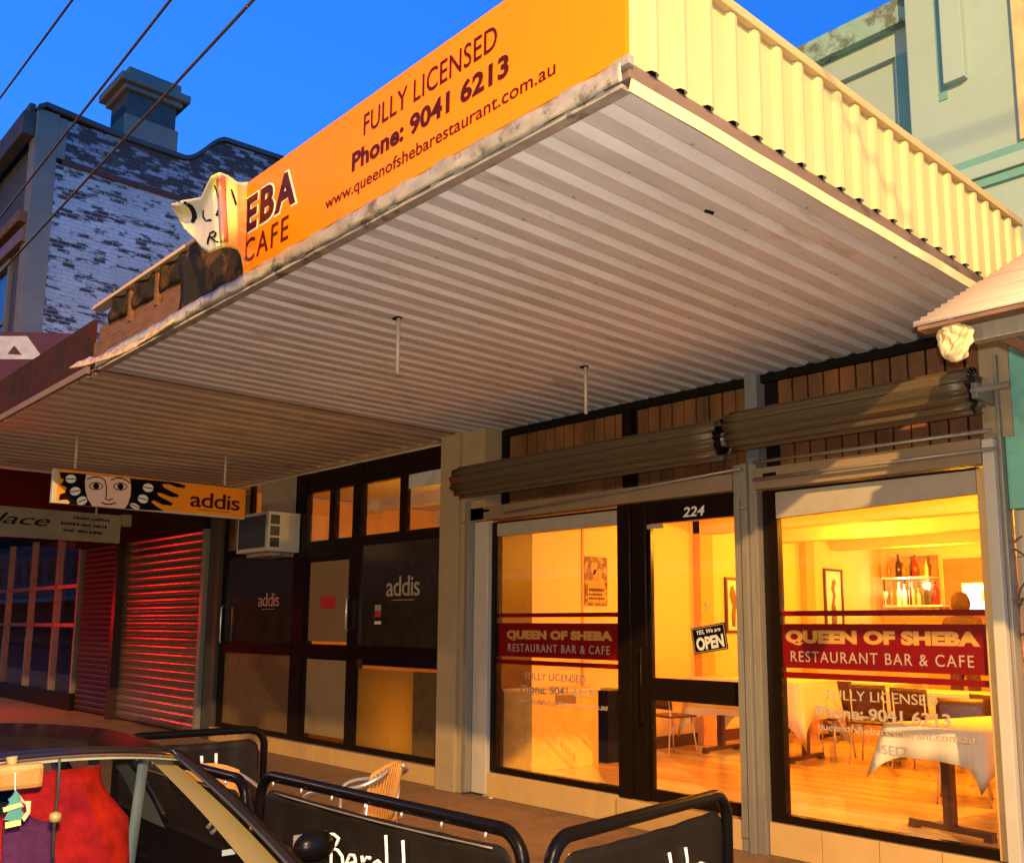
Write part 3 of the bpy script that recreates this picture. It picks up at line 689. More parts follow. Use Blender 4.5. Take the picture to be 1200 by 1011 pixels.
# ================================================================== CAFE SHOP FRONT
cafe = thing('cafe_shopfront', 'dim cafe shopfront with smoked glass, dark frames and addis lettering', 'building', (-10.5, 6.3, 0))
plinth(-13.15, -7.88, .19, cafe, 13, tile_m, 6.20)
CY = 6.27
def fr(x0, x1, z0, z1, dy=0): return MB().box(x0, x1, CY+dy, CY+.09, z0, z1, .004).done('frame_member', darkfr, cafe)
for a in ((-13.12, -12.98, .195, 3.55), (-11.10, -10.82, .195, 3.55), (-9.74, -9.56, .195, 3.55), (-7.905, -7.862, .195, 3.55)): fr(*a)
fr(-8.79, -8.69, 2.665, 3.29, .01); fr(-10.28, -10.17, 2.665, 3.29, .01)
for (xa, xb) in ((-12.98, -11.10), (-10.82, -9.74), (-9.56, -7.905)):
    fr(xa, xb, 1.23, 1.385, -.012); fr(xa, xb, .195, .255, .004)
    fr(xa, xb, 2.55, 2.665, .004)
fr(-10.82, -7.905, 3.29, 3.55, .012)
def pane(x0, x1, z0, z1, m, label=None, dy=.03):
    o = MB().box(x0-.005, x1+.005, CY+dy, CY+dy+.006, z0-.005, z1+.005).done('pane', m, cafe)
    if label: o['label'] = label
    return o
pane(-12.98, -11.10, 1.385, 2.55, smoke_m); pane(-12.98, -11.10, .255, 1.23, mat('brown_frosted_film', (.15, .09, .03), .3))
pane(-9.56, -7.905, 1.385, 2.55, smoke_m)
pane(-9.56, -8.49, .255, 1.12, frost_m, 'frosted amber lower pane'); pane(-8.48, -7.905, .255, 1.12, mat('brown_frosted_dark', (.10, .06, .02), .3))
pane(-9.56, -7.905, 1.125, 1.23, shopglass)
pane(-12.98, -12.05, 2.665, 3.55, shopglass); pane(-10.17, -8.79, 2.665, 3.29, shopglass); pane(-8.69, -7.905, 2.665, 3.29, shopglass); pane(-10.82, -10.28, 2.665, 3.29, shopglass)
# blinds in the door leaf
MB().box(-10.70, -9.80, CY+.02, CY+.035, 1.42, 2.40, .003).done('door_panel', beige_pane, cafe)
MB().box(-10.70, -9.80, CY+.02, CY+.035, .30, 1.20, .003).done('door_panel', beige_pane, cafe)
MB().box(-10.82, -10.70, CY+.015, CY+.08, .255, 2.55).done('door_stile', darkfr, cafe); MB().box(-9.80, -9.74, CY+.015, CY+.08, .255, 2.55).done('door_stile', darkfr, cafe)
MB().box(-10.70, -9.80, CY+.016, CY+.08, 2.40, 2.55).done('door_rail', darkfr, cafe)
MB().tube([(-9.73, CY-.02, 1.55), (-9.73, CY-.05, 1.58), (-9.73, CY-.05, 1.92), (-9.73, CY-.02, 1.95)], .014, 8).done('door_handle', steel_m, cafe, True)
MB().tube([(-13.0, CY-.02, 1.35), (-13.0, CY-.05, 1.38), (-13.0, CY-.05, 1.85), (-13.0, CY-.02, 1.88)], .014, 8).done('door_handle', steel_m, cafe, True)
MB().box(-11.10, -11.0, CY-.012, CY-.002, 2.665, 2.70).done('sensor', white_m, cafe)
MB().box(-12.05, -11.10, CY+.0, CY+.09, 2.665, 3.55, .003).done('infill_board', mat('grey_infill', (.30, .26, .20), .7), cafe)
MB().box(-12.40, -12.33, CY+.01, CY+.08, 2.665, 3.55, .003).done('frame_member', darkfr, cafe)
MB().box(-8.62, -7.86, CY+.005, CY+.012, 3.13, 3.29, .002).done('paper_notice', mat('bluish_white_paper', (.45, .45, .44), .8), cafe)
def ct(body, a, b, c, d, m, bold=0, sp=.92): text(body, (a, d), (b, c), 1, CY+.028, m, cafe, bold, sp)
ct('addis', -9.03, -8.40, 1.94, 2.165, pale_m, .006); ct('addis', -12.06, -11.48, 1.86, 2.04, pale_m, .0)
MB().box(-8.92, -8.50, CY+.026, CY+.029, 1.895, 1.903).done('lettering', pale_m, cafe); MB().box(-11.95, -11.60, CY+.026, CY+.029, 1.82, 1.828).done('lettering', pale_m, cafe)
MB().box(-10.42, -10.08, CY+.014, CY+.02, 1.81, 1.97).done('notice', redtxt, cafe)
text('COME IN', (-10.40, 1.965), (-10.10, 1.90), 1, CY+.0135, beige_pane, cafe, .02) if False else None
for (a, b, c, d, m) in ((-9.24, -9.13, 1.78, 1.85, pale_m), (-9.24, -9.13, 1.71, 1.775, redtxt), (-9.24, -9.12, 1.63, 1.665, white_m)):
    MB().box(a, b, CY+.02, CY+.029, c, d).done('sticker', m, cafe)
MB().box(-13.0, -7.9, 6.5, 6.52, 1.15, 1.35).done('sill_shelf', darkfr, cafe)
# cafe interior
ci = struct(MB().box(-13.2, -7.9, 6.45, 11.5, 0, .15).done('cafe_floor', dkwood))
struct(MB().box(-13.3, -13.2, 6.4, 11.5, .15, 3.6).done('cafe_wall', wall_in2))
struct(MB().box(-7.9, -7.86, 6.5, 11.5, .15, 3.6).done('cafe_wall_right', wall_in2))
struct(MB().box(-13.3, -7.86, 11.5, 11.6, .15, 3.6).done('cafe_wall_back', wall_in))
c_ = struct(MB().box(-13.3, -7.86, 6.36, 11.6, 3.62, 3.7).done('cafe_ceiling', ceil_in))
for yy in (8.6, 10.2):
    o = MB().box(-13.2, -7.9, yy, yy+.14, 3.42, 3.62).done('ceiling_beam', white_m); o.parent = c_
# AC unit
ac = thing('air_conditioner', 'boxy off white window air conditioner mounted above the cafe window', 'air conditioner', (-12, 6.1, 2.9))
AX = pix(354, 640, 1, 6.30)[0]          # right hand side of the unit
AY = pix(313, 640, 0, AX)[1]             # its street side face
A1 = AX; A0 = pix(277, 640, 1, AY)[0]; AZ0 = pix(313, 645, 0, AX)[2]; AZ1 = pix(313, 598, 0, AX)[2]
MB().box(A0, A1, AY, 6.262, AZ0, AZ1, .012).done('casing', acw, ac)
MB().box(A0+.05, A1-.06, AY-.006, AY+.01, AZ0+.05, AZ1-.04, .004).done('grille_panel', acd, ac)
for k in range(14):
    xx = A0+.07+(A1-A0-.15)*k/13; MB().box(xx, xx+.008, AY-.014, AY-.006, AZ0+.06, AZ1-.05).done('fin', mat('fin_metal', (.10, .11, .14), .4, .4), ac)
hz = (AZ1-AZ0-.07)/3; dY = 6.26-AY
for k in range(3):
    z = AZ0+.04+k*hz
    MB().box(A1-.01, A1+.004, AY+dY*.08, AY+dY*.36, z+.012, z+hz-.012, .003).done('vent', acd, ac)
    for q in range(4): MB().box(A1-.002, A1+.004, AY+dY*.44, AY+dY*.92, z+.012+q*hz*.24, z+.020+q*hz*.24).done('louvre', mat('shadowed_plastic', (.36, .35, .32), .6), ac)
MB().box(A0+.1, A1-.1, AY+.1, 6.24, AZ0-.05, AZ0-.005, .004).done('support_bracket', flash_m, ac)

# ================================================================== SHUTTERED SHOP (further left)
sh = thing('shuttered_shop', 'dark shop with closed roller shutters glowing red under the hanging signs', 'building', (-17, 6.3, 0))
MB().box(-13.50, -13.14, 6.22, 6.7, 0, 3.6, .006).done('pillar', mat('dark_pillar', (.055, .045, .035), .6), sh)
MB().box(-13.60, -13.50, 6.15, 6.34, 0, 3.02, .005).done('guide_rail', grey_fr, sh)
MB().box(-17.10, -16.95, 6.15, 6.34, 0, 3.02, .005).done('guide_rail', slatd_m, sh)
MB().box(-19.10, -13.50, 6.10, 6.7, 3.02, 3.7, .006).done('shutter_housing', mat('dark_housing', (.010, .009, .007), .7, 0, .2, spec=.1), sh)
MB().box(-19.10, -13.50, 6.42, 6.5, 0, 3.02).done('back_panel', gap_m, sh)
def slat(x0, x1, z, h, m):
    vs = []; fs = []; n = 6
    for xx in (x0, x1):
        for k in range(n+1):
            t = k/n; vs.append((xx, 6.30-.022*max(0, math.sin(math.pi*t))**.7, z+h*t*.96))
    for k in range(n): fs.append((k, k+1, n+1+k+1, n+1+k))
    return MB().add(vs, fs)
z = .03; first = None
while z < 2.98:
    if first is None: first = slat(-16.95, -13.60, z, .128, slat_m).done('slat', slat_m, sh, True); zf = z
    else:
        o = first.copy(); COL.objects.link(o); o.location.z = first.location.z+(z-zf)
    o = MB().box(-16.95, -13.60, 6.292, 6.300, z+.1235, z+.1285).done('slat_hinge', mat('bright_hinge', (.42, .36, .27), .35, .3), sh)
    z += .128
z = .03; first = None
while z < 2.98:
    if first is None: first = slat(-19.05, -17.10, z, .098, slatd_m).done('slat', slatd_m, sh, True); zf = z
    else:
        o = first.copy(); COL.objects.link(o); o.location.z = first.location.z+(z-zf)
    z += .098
gs = thing('glazed_shop', 'dark glazed shop at far left with thin mullions catching red light', 'building', (-22, 6.3, 0))
MB().box(-27, -19.10, 6.25, 6.6, 3.35, 3.9, .006).done('fascia', mat('dark_housing', (.010, .009, .007), .7, 0, .2, spec=.1), gs)
MB().box(-27, -19.10, 6.20, 6.5, 0, .32, .006).done('plinth', darkfr, gs)
for xx in (-19.2, -20.5, -22.2, -23.9, -25.6):
    MB().box(xx, xx+.09, 6.22, 6.34, .32, 3.35, .005).done('mullion', mat('worn_grey_mullion', (.20, .16, .12), .4, .2), gs)
for zz in (1.55, 2.3):
    MB().box(-27, -19.2, 6.24, 6.32, zz, zz+.07, .004).done('transom_bar', mat('red_lit_bar', (.45, .20, .16), .35, .2), gs)  # red light on the bars put into their base colour
for (xa, xb) in ((-20.41, -19.2), (-22.11, -20.5), (-23.81, -22.2), (-25.5, -23.9)):
    for (za, zb) in ((.32, 1.55), (1.62, 2.3), (2.37, 3.35)):
        MB().box(xa, xb, 6.28, 6.286, za, zb).done('pane', shopglass, gs)
MB().box(-27, -19.1, 8.5, 8.6, 0, 3.5).done('back_wall', mat('dark_reddish_wall', (.10, .035, .02), .7), gs)
MB().box(-27.1, -27, 6.6, 8.6, 0, 3.4).done('side_wall', mat('dark_reddish_wall', (.10, .035, .02), .7), gs); MB().box(-19.14, -19.1, 6.6, 8.6, 0, 3.4).done('side_wall', mat('dark_reddish_wall', (.10, .035, .02), .7), gs)
MB().box(-27, -19.1, 6.5, 8.6, 0, .1).done('floor', dkwood, gs)
lamp('back_room_light', 'POINT', (-22.5, 7.6, 2.9), 9, (1, .25, .08), .1)
MB().box(-27, -19.1, 6.6, 8.6, 3.35, 3.4).done('ceiling', mat('dark_reddish_wall', (.10, .035, .02), .7), gs)
MB().box(-38, -27, 6.25, 6.6, 0, 3.9).done('wall', darkgrey_r, gs)
MB().box(-22.0, -20.0, 7.2, 7.6, 1.40, 1.62, .01).done('counter', white_m, gs)
# awning of the far shops and their hanging sign
aw3 = thing('awning', 'dark flat awning over the shuttered shops beyond the cafe', 'awning', (-18, 4.4, 3.6))
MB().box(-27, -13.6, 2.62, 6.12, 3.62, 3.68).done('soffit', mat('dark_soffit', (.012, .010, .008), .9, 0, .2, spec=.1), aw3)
MB().box(-27, -13.6, 2.55, 2.62, 3.60, 3.98, .004).done('fascia_board', maroonp_m, aw3)
MB().tube([pix(27, 548, 0, -14.9), pix(25, 563, 0, -14.9)], .02, 8).done('hanger_rod', white_fr, aw3, True)
MB().tube([(-14.5, 4.9, 3.62), (-14.5, 4.9, 3.2)], .014, 8).done('hanger_rod', white_fr, aw3, True)
hs = thing('hanging_sign', 'dull cream hanging sign lettered place, behind the orange sign', 'sign', (-14.5, 4, 3))
X2 = -14.5
MB().box(X2-.08, X2, 2.30, 5.27, 2.80, 3.22, .008).done('sign_box', signgrey, hs)
MB().box(X2-.07, X2+.012, 5.275, 5.42, 3.06, 3.24, .005).done('bracket', signgrey, hs)
text('place', (3.30, 3.13), (4.27, 2.93), 0, X2+.0015, ink_m, hs, .0, .95, thick=.002, flip=-1, slant=.35)
for (ya, yb_, za) in ((4.58, 4.80, 3.115), (4.84, 5.08, 3.11), (4.42, 4.66, 3.02), (4.70, 4.83, 3.015), (4.86, 5.06, 3.01), (4.46, 4.60, 2.925), (4.66, 4.78, 2.92), (4.82, 5.0, 2.915)):
    yy = ya
    while yy < yb_:
        wd_ = random.uniform(.012, .03); MB().box(X2+.0005, X2+.0015, yy, yy+wd_, za, za+random.uniform(.03, .045)).done('small_print', ink_m, hs); yy += wd_+.008

# ================================================================== PARAPET SIGN with white A
asn = thing('parapet_sign', 'maroon board with white letter A above the far awning', 'sign', tuple(pix(40, 430, 0, -14.6)))
ctr = pix(30, 412, 0, -14.6); R_ = Vector((_r.x, _r.y, 0)).normalized(); N_ = Vector((R_.y, -R_.x, 0)); 
def onboard(px_, py_, off=0):
    d = _f*F + _r*(px_-PX) - _u*(py_-PY); t = (ctr-CAM).dot(N_)/d.dot(N_); return CAM+d*t+N_*off
def bpoly(pts, off, th, name, m):
    P = [onboard(a, b, off) for a, b in pts]; return MB().prism(P, N_*th).done(name, m, asn)
bpoly([(-60, 387), (92, 391), (82, 455), (-60, 455)], -.06, .06, 'board', mat('deep_maroon_board', (.075, .016, .03), .6))
L = bpoly([(0, 394), (32, 394), (53, 423), (44, 421), (0, 421)], .002, .004, 'lettering', mat('offwhite_letter', (.50, .45, .42), .6))
bpoly([(-34, 421), (-8, 394), (0.0, 394), (0.0, 421)], .002, .004, 'lettering', mat('offwhite_letter', (.50, .45, .42), .6))
bpoly([(9, 415), (17, 405), (26, 416)], .007, .002, 'letter_counter', mat('deep_maroon_board', (.075, .016, .03), .6))
# posts carrying the board
for px_ in (-40, 80):
    q = onboard(px_, 455, -.05); MB().box(q.x-.04, q.x+.04, q.y-.04, q.y+.04, 3.69, q.z+.3).done('post', darkfr, asn)

# ================================================================== TWO-STOREY BUILDING WITH CHIMNEY
ob = thing('old_brick_building', 'tall old brick building with flaking white paint, curved parapet and chimney', 'building', (-28, 10, 0))
XW = -25.1
pr = [(6.31, 0), (6.31, 14.72), (6.5, 14.86), (8.5, 14.72), (10.15, 14.72)]
for i in range(13):
    t = i/12; pr.append((10.15+1.25*t, 14.72+.98*(3*t*t-2*t**3)))
pr += [(13.5, 15.78), (30, 15.9), (30, 0)]
zb = 13.35
low = [(6.85, 3.75), (6.85, zb), (30, zb), (30, 3.75)]
MB().prism([(XW, a, b) for a, b in low], (-.4, 0, 0)).done('side_wall', rust_brick, ob)
up = [(7.05, zb+.14), (7.05, 14.6)]+[(a, b-.14) for a, b in pr[3:-2]]+[(30, 15.7), (30, zb+.14)]
MB().prism([(XW, a, b) for a, b in up], (-.4, 0, 0)).done('parapet_wall', worn_brick, ob)
MB().box(XW-.4, XW+.05, 7.0, 30, zb, zb+.14).done('string_course', band_m, ob)
MB().box(XW-.5, XW+.02, 6.31, 6.85, 3.95, 14.66, .01).done('corner_quoin', grey_render, ob)
MB().box(XW-.5, XW+.018, 6.85, 7.05, zb+.14, 14.6, .01).done('corner_quoin', grey_render, ob)
# coping following the top
cp = MB(); top = pr[1:-2]+[(30, 15.9)]
vs = []; 
for (a, b) in top: vs += [(XW+.10, a, b-.13), (XW+.10, a, b), (XW-.5, a, b), (XW-.5, a, b-.13)]
fs = []
for i in range(len(top)-1):
    for k in range(4): fs.append((i*4+k, i*4+(k+1) % 4, (i+1)*4+(k+1) % 4, (i+1)*4+k))
fs += [(0, 1, 2, 3), tuple(len(vs)-4+k for k in range(4))]
cp.add(vs, fs).done('coping', darkgrey_r, ob)
# chimney
ch = MB(); ch.box(XW-1.3, XW+.06, 8.46, 9.95, 14.72, 15.35, .02); base = ch.done('chimney', grey_render, ob)
MB().box(XW-1.25, XW+.0, 8.52, 9.88, 15.35, 16.1, .02).done('chimney_shaft', darkgrey_r, ob)
cc = MB(); cc.box(XW-1.4, XW+.12, 8.40, 10.02, 16.05, 16.20, .03); cc.box(XW-1.52, XW+.26, 8.24, 10.18, 16.20, 16.42, .03); cc.box(XW-1.35, XW+.08, 8.48, 9.96, 16.42, 16.72, .03)
cc.done('chimney_cap', grey_render, ob)
# street facade of the old building
MB().box(-38, XW-.5, 6.45, 6.9, 3.95, 14.6).done('front_wall', darkgrey_r, ob)
MB().box(-38, XW-.02, 6.0, 6.30, 13.9, 14.5, .03).done('cornice', darkgrey_r, ob)
MB().box(-38, XW-.1, 6.15, 6.30, 14.5, 14.8, .03).done('cornice', darkgrey_r, ob)
MB().box(-38, XW-.1, 6.1, 6.44, 11.6, 11.9, .03).done('string_course', timber_m, ob)
MB().box(-38, XW-.1, 6.2, 6.44, 11.1, 11.45, .03).done('string_course', brownm, ob)
for xx in (-27.4, -30.3, -33.2):
    fr_ = MB(); fr_.box(xx-.75, xx-.6, 6.35, 6.45, 8, 10.9, .01); fr_.box(xx+.6, xx+.75, 6.35, 6.45, 8, 10.9, .01); fr_.box(xx-.75, xx+.75, 6.33, 6.45, 10.9, 11.08, .01)
    fr_.done('window_frame', grey_render, ob)
    MB().box(xx-.6, xx+.6, 6.42, 6.445, 8, 10.9).done('pane', mat('dark_window', (.02, .02, .025), .1), ob)
    MB().box(xx-.6, xx+.6, 6.39, 6.42, 9.4, 9.47).done('sash', grey_render, ob)

# ================================================================== GREEN BUILDING OVER THE RESTAURANT
gb = thing('green_building', 'pale green art deco building with raised panel pier and stained coping at right', 'building', (-2, 8, 3.7))
MB().box(-7.8, -2.79, 6.55, 6.9, 3.72, 6.02).done('parapet_wall', green_m, gb)
MB().box(-7.8, -2.79, 6.42, 6.95, 6.02, 6.22, .01).done('coping', stain_g, gb)
MB().box(-7.8, -2.79, 6.50, 6.549, 5.82, 6.02, .006).done('coping_mould', green_m, gb)
MB().box(-2.96, -2.79, 6.50, 6.548, 3.72, 5.82, .004).done('teal_strip', teal_m, gb)  # teal paint that also carries the shade beside the pier
MB().box(-2.785, 3.0, 6.31, 7.2, 3.72, 9.0, .008).done('pier_wall', green_m, gb)
pa = pix(1105, 0, 1, 6.31); pb_ = pix(1110, 98, 1, 6.31); pc = pix(1135, 98, 1, 6.31)
MB().box(pb_[0]-.0, pc[0]+.0, 6.245, 6.309, 5.30, 8.6, .005).done('raised_panel', green_m, gb)
MB().box(pb_[0]-.055, pb_[0]-.002, 6.303, 6.309, 5.22, 8.6).done('teal_strip', teal_m, gb)
for (za, zb_) in ((4.66, 4.72), (4.50, 4.56)):
    MB().box(-2.785, 3.0, 6.285, 6.309, za, zb_, .004).done('groove_band', teal_m, gb)
MB().box(-2.785, 3.0, 6.26, 6.309, 4.563, 4.655, .008).done('moulding', green_m, gb)
rx = pix(1190, 60, 1, 6.31)[0]
MB().box(rx, rx+.10, 6.27, 6.309, 4.73, 8.6, .006).done('vertical_rib', mat('orange_lit_render', (.42, .36, .18), .8), gb)  # orange lamplight along this edge put into its colour
# lower part of the neighbour: turquoise pilaster and glazed tiles
rs = thing('tiled_shopfront', 'neighbouring shop wall of beige tiles with turquoise pilaster top at right edge', 'building', (-1, 6.4, 0))
MB().box(-2.298, 3.0, 6.375, 6.7, 0, 2.36).done('tile_backing', grout_m, rs)
z = .0
while z < 2.3:
    x = -2.296
    while x < -.6:
        x1 = x+.30; MB().box(x+.002, x1-.002, 6.352, 6.38, z+.002, z+.293, .002).done('tile', tile_g, rs); x = x1
    z += .295
MB().box(-2.298, -2.06, 6.30, 6.7, 2.362, 3.70, .006).done('pilaster', turq_m, rs)
MB().box(-2.058, 3.0, 6.36, 6.7, 2.362, 3.70, .006).done('upper_wall', render_m, rs)
# graffiti: two brown pen scribbles on the tiles
def scrib(pts, r=.006):
    P = [pix(a, b, 1, 6.350) for a, b in pts]; MB().tube(P, r, 6).done('graffiti', mat('brown_marker', (.12, .07, .03), .7), rs, True)
scrib([(1184, 640), (1192, 632), (1198, 628)]); scrib([(1184, 639), (1192, 645), (1200, 650)]); scrib([(1186, 630), (1184, 640), (1187, 650)])
scrib([(1203, 680), (1196, 690), (1194, 700), (1197, 705), (1203, 700)]); scrib([(1199, 700), (1192, 718), (1191, 735), (1195, 745), (1200, 742)], .007)

# small sloping awning at right
sa = thing('awning', 'small sloping corrugated awning at right edge with pink lamplight in its colour', 'awning', (-1.5, 5, 3.3))
XA = -1.95; a0 = pix(1070, 383, 0, XA); a1 = pix(1200, 300, 0, XA)
nr = 19
vs = []; fs = []; seg = 6
L_ = nr*seg
d = (a1-a0); dn = Vector((0, -d.z, d.y)).normalized()
tot = L_
for xx in (XA, XA+.9, XA+1.9, XA+3.2):
    for k in range(int(L_*1.15)+1):
        t = k/L_; p = a0+d*t; q = p+dn*(.022*math.sin(2*math.pi*k/seg))
        vs.append((xx, q.y, q.z-.0*(xx-XA)))
n = int(L_*1.15)+1
for i in range(3):
    for k in range(n-1): fs.append((i*n+k, i*n+k+1, (i+1)*n+k+1, (i+1)*n+k))
o = MB().add(vs, fs).done('corrugated_sheet', mat('lamplit_pink_steel', (.85, .68, .54), .45, 0, .12, 3, .08, stretch=(.4, 4, 4), patch=(.66, .46, .33), pscale=2, pth=.6), sa, True); o.modifiers.new('s', 'SOLIDIFY').thickness = .004  # strong pinkish lamplight put into the sheet's base colour
MB().box(XA+.22, XA+3.2, a0.y+.10, a0.y+.17, a0.z-.10, a0.z-.015, .004).done('front_beam', grey_fr, sa)
MB().box(XA+.02, XA+3.1, a0.y+.0, a0.y+.09, a0.z-.025, a0.z-.006, .003).done('edge_strip', brownm, sa)
MB().tube([(XA+.32, a0.y+.16, a0.z-.07), (XA+.75, 6.3, a0.z-.35)], .03, 8).done('brace', brownm, sa)
MB().tube([(XA+.22, a0.y+.13, a0.z-.03), (XA+.22, 6.3, a0.z+.8)], .035, 4).done('rafter', brownm, sa)
# torn bundle of fabric hanging beneath its corner
bnd = MB(); c0 = pix(1112, 398, 1, a0.y-.0)
from mathutils import noise
def lobe(cx, cy, cz, rx, rz, tilt, ph, nn):
    def fn(u, v):
        th = 2*math.pi*u; z = 1-2*v
        prof_ = (max(0, 1-abs(z)**2.2))**.5*(.45+.55*v**.7)+.18*(1-v)
        r = rx*prof_*(1+.20*math.sin(nn*th+ph+3*v)+.09*math.sin(2*nn*th+5*v+ph))
        r *= 1+.45*noise.noise(Vector((math.cos(th)*1.6, math.sin(th)*1.6+ph, z*2.2)))+.04*noise.noise(Vector((math.cos(th)*5, math.sin(th)*5, z*6+ph)))
        x = r*math.cos(th); y = r*.7*math.sin(th); zz = z*rz
        return (cx+x*math.cos(tilt)-zz*math.sin(tilt), cy+y, cz+x*math.sin(tilt)+zz*math.cos(tilt))
    return fn
bb = Vector(c0)+Vector((0, .05, 0))
bnd.grid(lobe(bb.x+.022, bb.y, bb.z-.012, .062, .088, -.45, .4, 5), 64, 32)
bnd.grid(lobe(bb.x-.045, bb.y+.01, bb.z+.012, .032, .07, .15, 1.4, 4), 48, 24)
bnd.grid(lobe(bb.x+.005, bb.y-.01, bb.z+.06, .045, .05, .3, 2.2, 3), 48, 16)
o = bnd.done('fabric_bundle', mat('pale_foam_cloth', (.58, .43, .24), .9, 0, .15, 14, .4, 30), None, True)
tag(o, 'crumpled pale cloth bundle jammed under the small awning corner', 'cloth bundle')

# ================================================================== OVERHEAD CABLES
for (a, b, yy, lab) in (((85, 0), (0, 115), 2.2, 'leftmost of three dark overhead cables crossing the sky'), ((200, 0), (95, 134), 2.2, 'middle overhead cable passing left of the chimney'), ((297, 0), (207, 97), 2.2, 'right overhead cable running to the chimney cap')):
    P = pix(*a, 1, yy); Q = pix(*b, 1, yy); d_ = (Q-P); A_ = P-d_.normalized()*25; B_ = Q+d_.normalized()*40
    pts = [A_, B_]
    o = MB().tube(pts, .0105, 6).done('overhead_cable', mat('cable_sheath', (.035, .02, .03), .6), None, True); tag(o, lab, 'cable', 'overhead cables')

# ================================================================== INSIDE THE RESTAURANT
FZ = .2
def table(name, label, cx, cy, w_, d_, top, rz, pedestal=True):
    t = thing(name, label, 'table', (cx, cy, FZ), 'dining tables in the restaurant'); t.rotation_euler = (0, 0, rz)
    h = top-FZ
    def lk(b, nm, m, sm=False):
        o = b.done(nm, m, None, sm); o.parent = t; return o
    lk(MB().box(-w_/2, w_/2, -d_/2, d_/2, h-.03, h, .004), 'table_top', dkwood)
    if pedestal:
        for sx in (-1, 1):
            b = MB(); x_ = sx*(w_/2-.16)
            b.box(x_-.035, x_+.035, -.035, .035, .06, h-.03, .006); lk(b, 'leg', dkwood)
            b = MB(); b.box(x_-.03, x_+.03, -d_/2+.05, d_/2-.05, .02, .065, .008); b.box(x_-.032, x_+.032, -d_/2+.05, -d_/2+.11, 0, .03); b.box(x_-.032, x_+.032, d_/2-.11, d_/2-.05, 0, .03); lk(b, 'foot', dkwood)
    return t
def cloth(label, cx, cy, w_, d_, top, rz, drop=.24, motif=True):
    rnd = random.Random(int(cx*100)); n = 60; vs = []; fs = []
    per = []
    W, D = w_/2+.012, d_/2+.012
    # rings from the centre outwards: flat top then hanging skirt with folds and pointed corners
    def edge(t):
        s = t*4; k = int(s) % 4; f = s-int(s)
        c = [(-W, -D), (W, -D), (W, D), (-W, D)]; a = c[k]; b = c[(k+1) % 4]; return a[0]+(b[0]-a[0])*f, a[1]+(b[1]-a[1])*f, f
    rows = [0, .5, 1.0, 1.02, 1.3, 1.6, 2.0]
    for r in rows:
        for i in range(n):
            x, y, f = edge(i/n); cf = (abs(2*f-1))**6
            if r <= 1: vs.append((x*r, y*r, top+.004))
            else:
                q = (r-1); wave = .018*math.sin(i/n*2*math.pi*11)*q; L = math.hypot(x, y); out = 1+(.03*q+wave+.10*cf*q)/L*1.0
                vs.append((x*out, y*out, top+.004-(drop*(1+.75*cf))*q))
    R = len(rows)
    for a in range(R-1):
        for i in range(n): fs.append((a*n+i, a*n+(i+1) % n, (a+1)*n+(i+1) % n, (a+1)*n+i))
    o = MB().add(vs, fs).done('tablecloth', cloth_m, None, True); o.location = (cx, cy, 0); o.rotation_euler = (0, 0, rz)
    tag(o, label, 'tablecloth', 'white tablecloths'); o.modifiers.new('s', 'SOLIDIFY').thickness = .003
    if motif:
        for k in range(6):
            side = -1 if k < 3 else 1
            bx = -W+.2+(k % 3)*(2*W-.4)/2
            for (dx, dz, rr) in ((0, 0, .016), (.018, .018, .010), (-.016, .02, .011), (0, -.025, .013)):
                b = MB(); b.box(bx+dx-rr, bx+dx+rr, side*(D+.022)-.002, side*(D+.022)+.002, top-drop*.55+dz-rr*.6, top-drop*.55+dz+rr*.6)
                m_ = b.done('leaf_motif', mat('motif_brown', (.16, .06, .03), .8)); m_.parent = o
    return o
table('dining_table', 'dining table on T shaped feet just inside the right window', -2.95, 7.55, 1.5, .75, .93, math.radians(78))
cloth('white cloth with leaf motifs on the table just inside the right window', -2.95, 7.55, 1.5, .75, .93, math.radians(78), .22)
table('dining_table', 'dining table behind the glass door', -6.30, 9.58, 1.4, .8, 1.05, math.radians(2))
cloth('white cloth with red brown motifs seen through the door', -6.30, 9.58, 1.4, .8, 1.05, math.radians(2), .40)
table('dining_table', 'dining table in the middle behind the right window lettering', -4.75, 10.6, 1.3, .75, .95, .1)
cloth('white cloth on the table behind the right window lettering', -4.75, 10.6, 1.3, .75, .95, .1, .28, False)
table('dining_table', 'dining table far back beside the left wall', -6.3, 11.9, 1.2, .75, .95, 0)
cloth('white cloth on the far back table beside the wall', -6.3, 11.9, 1.2, .75, .95, 0, .3, False)

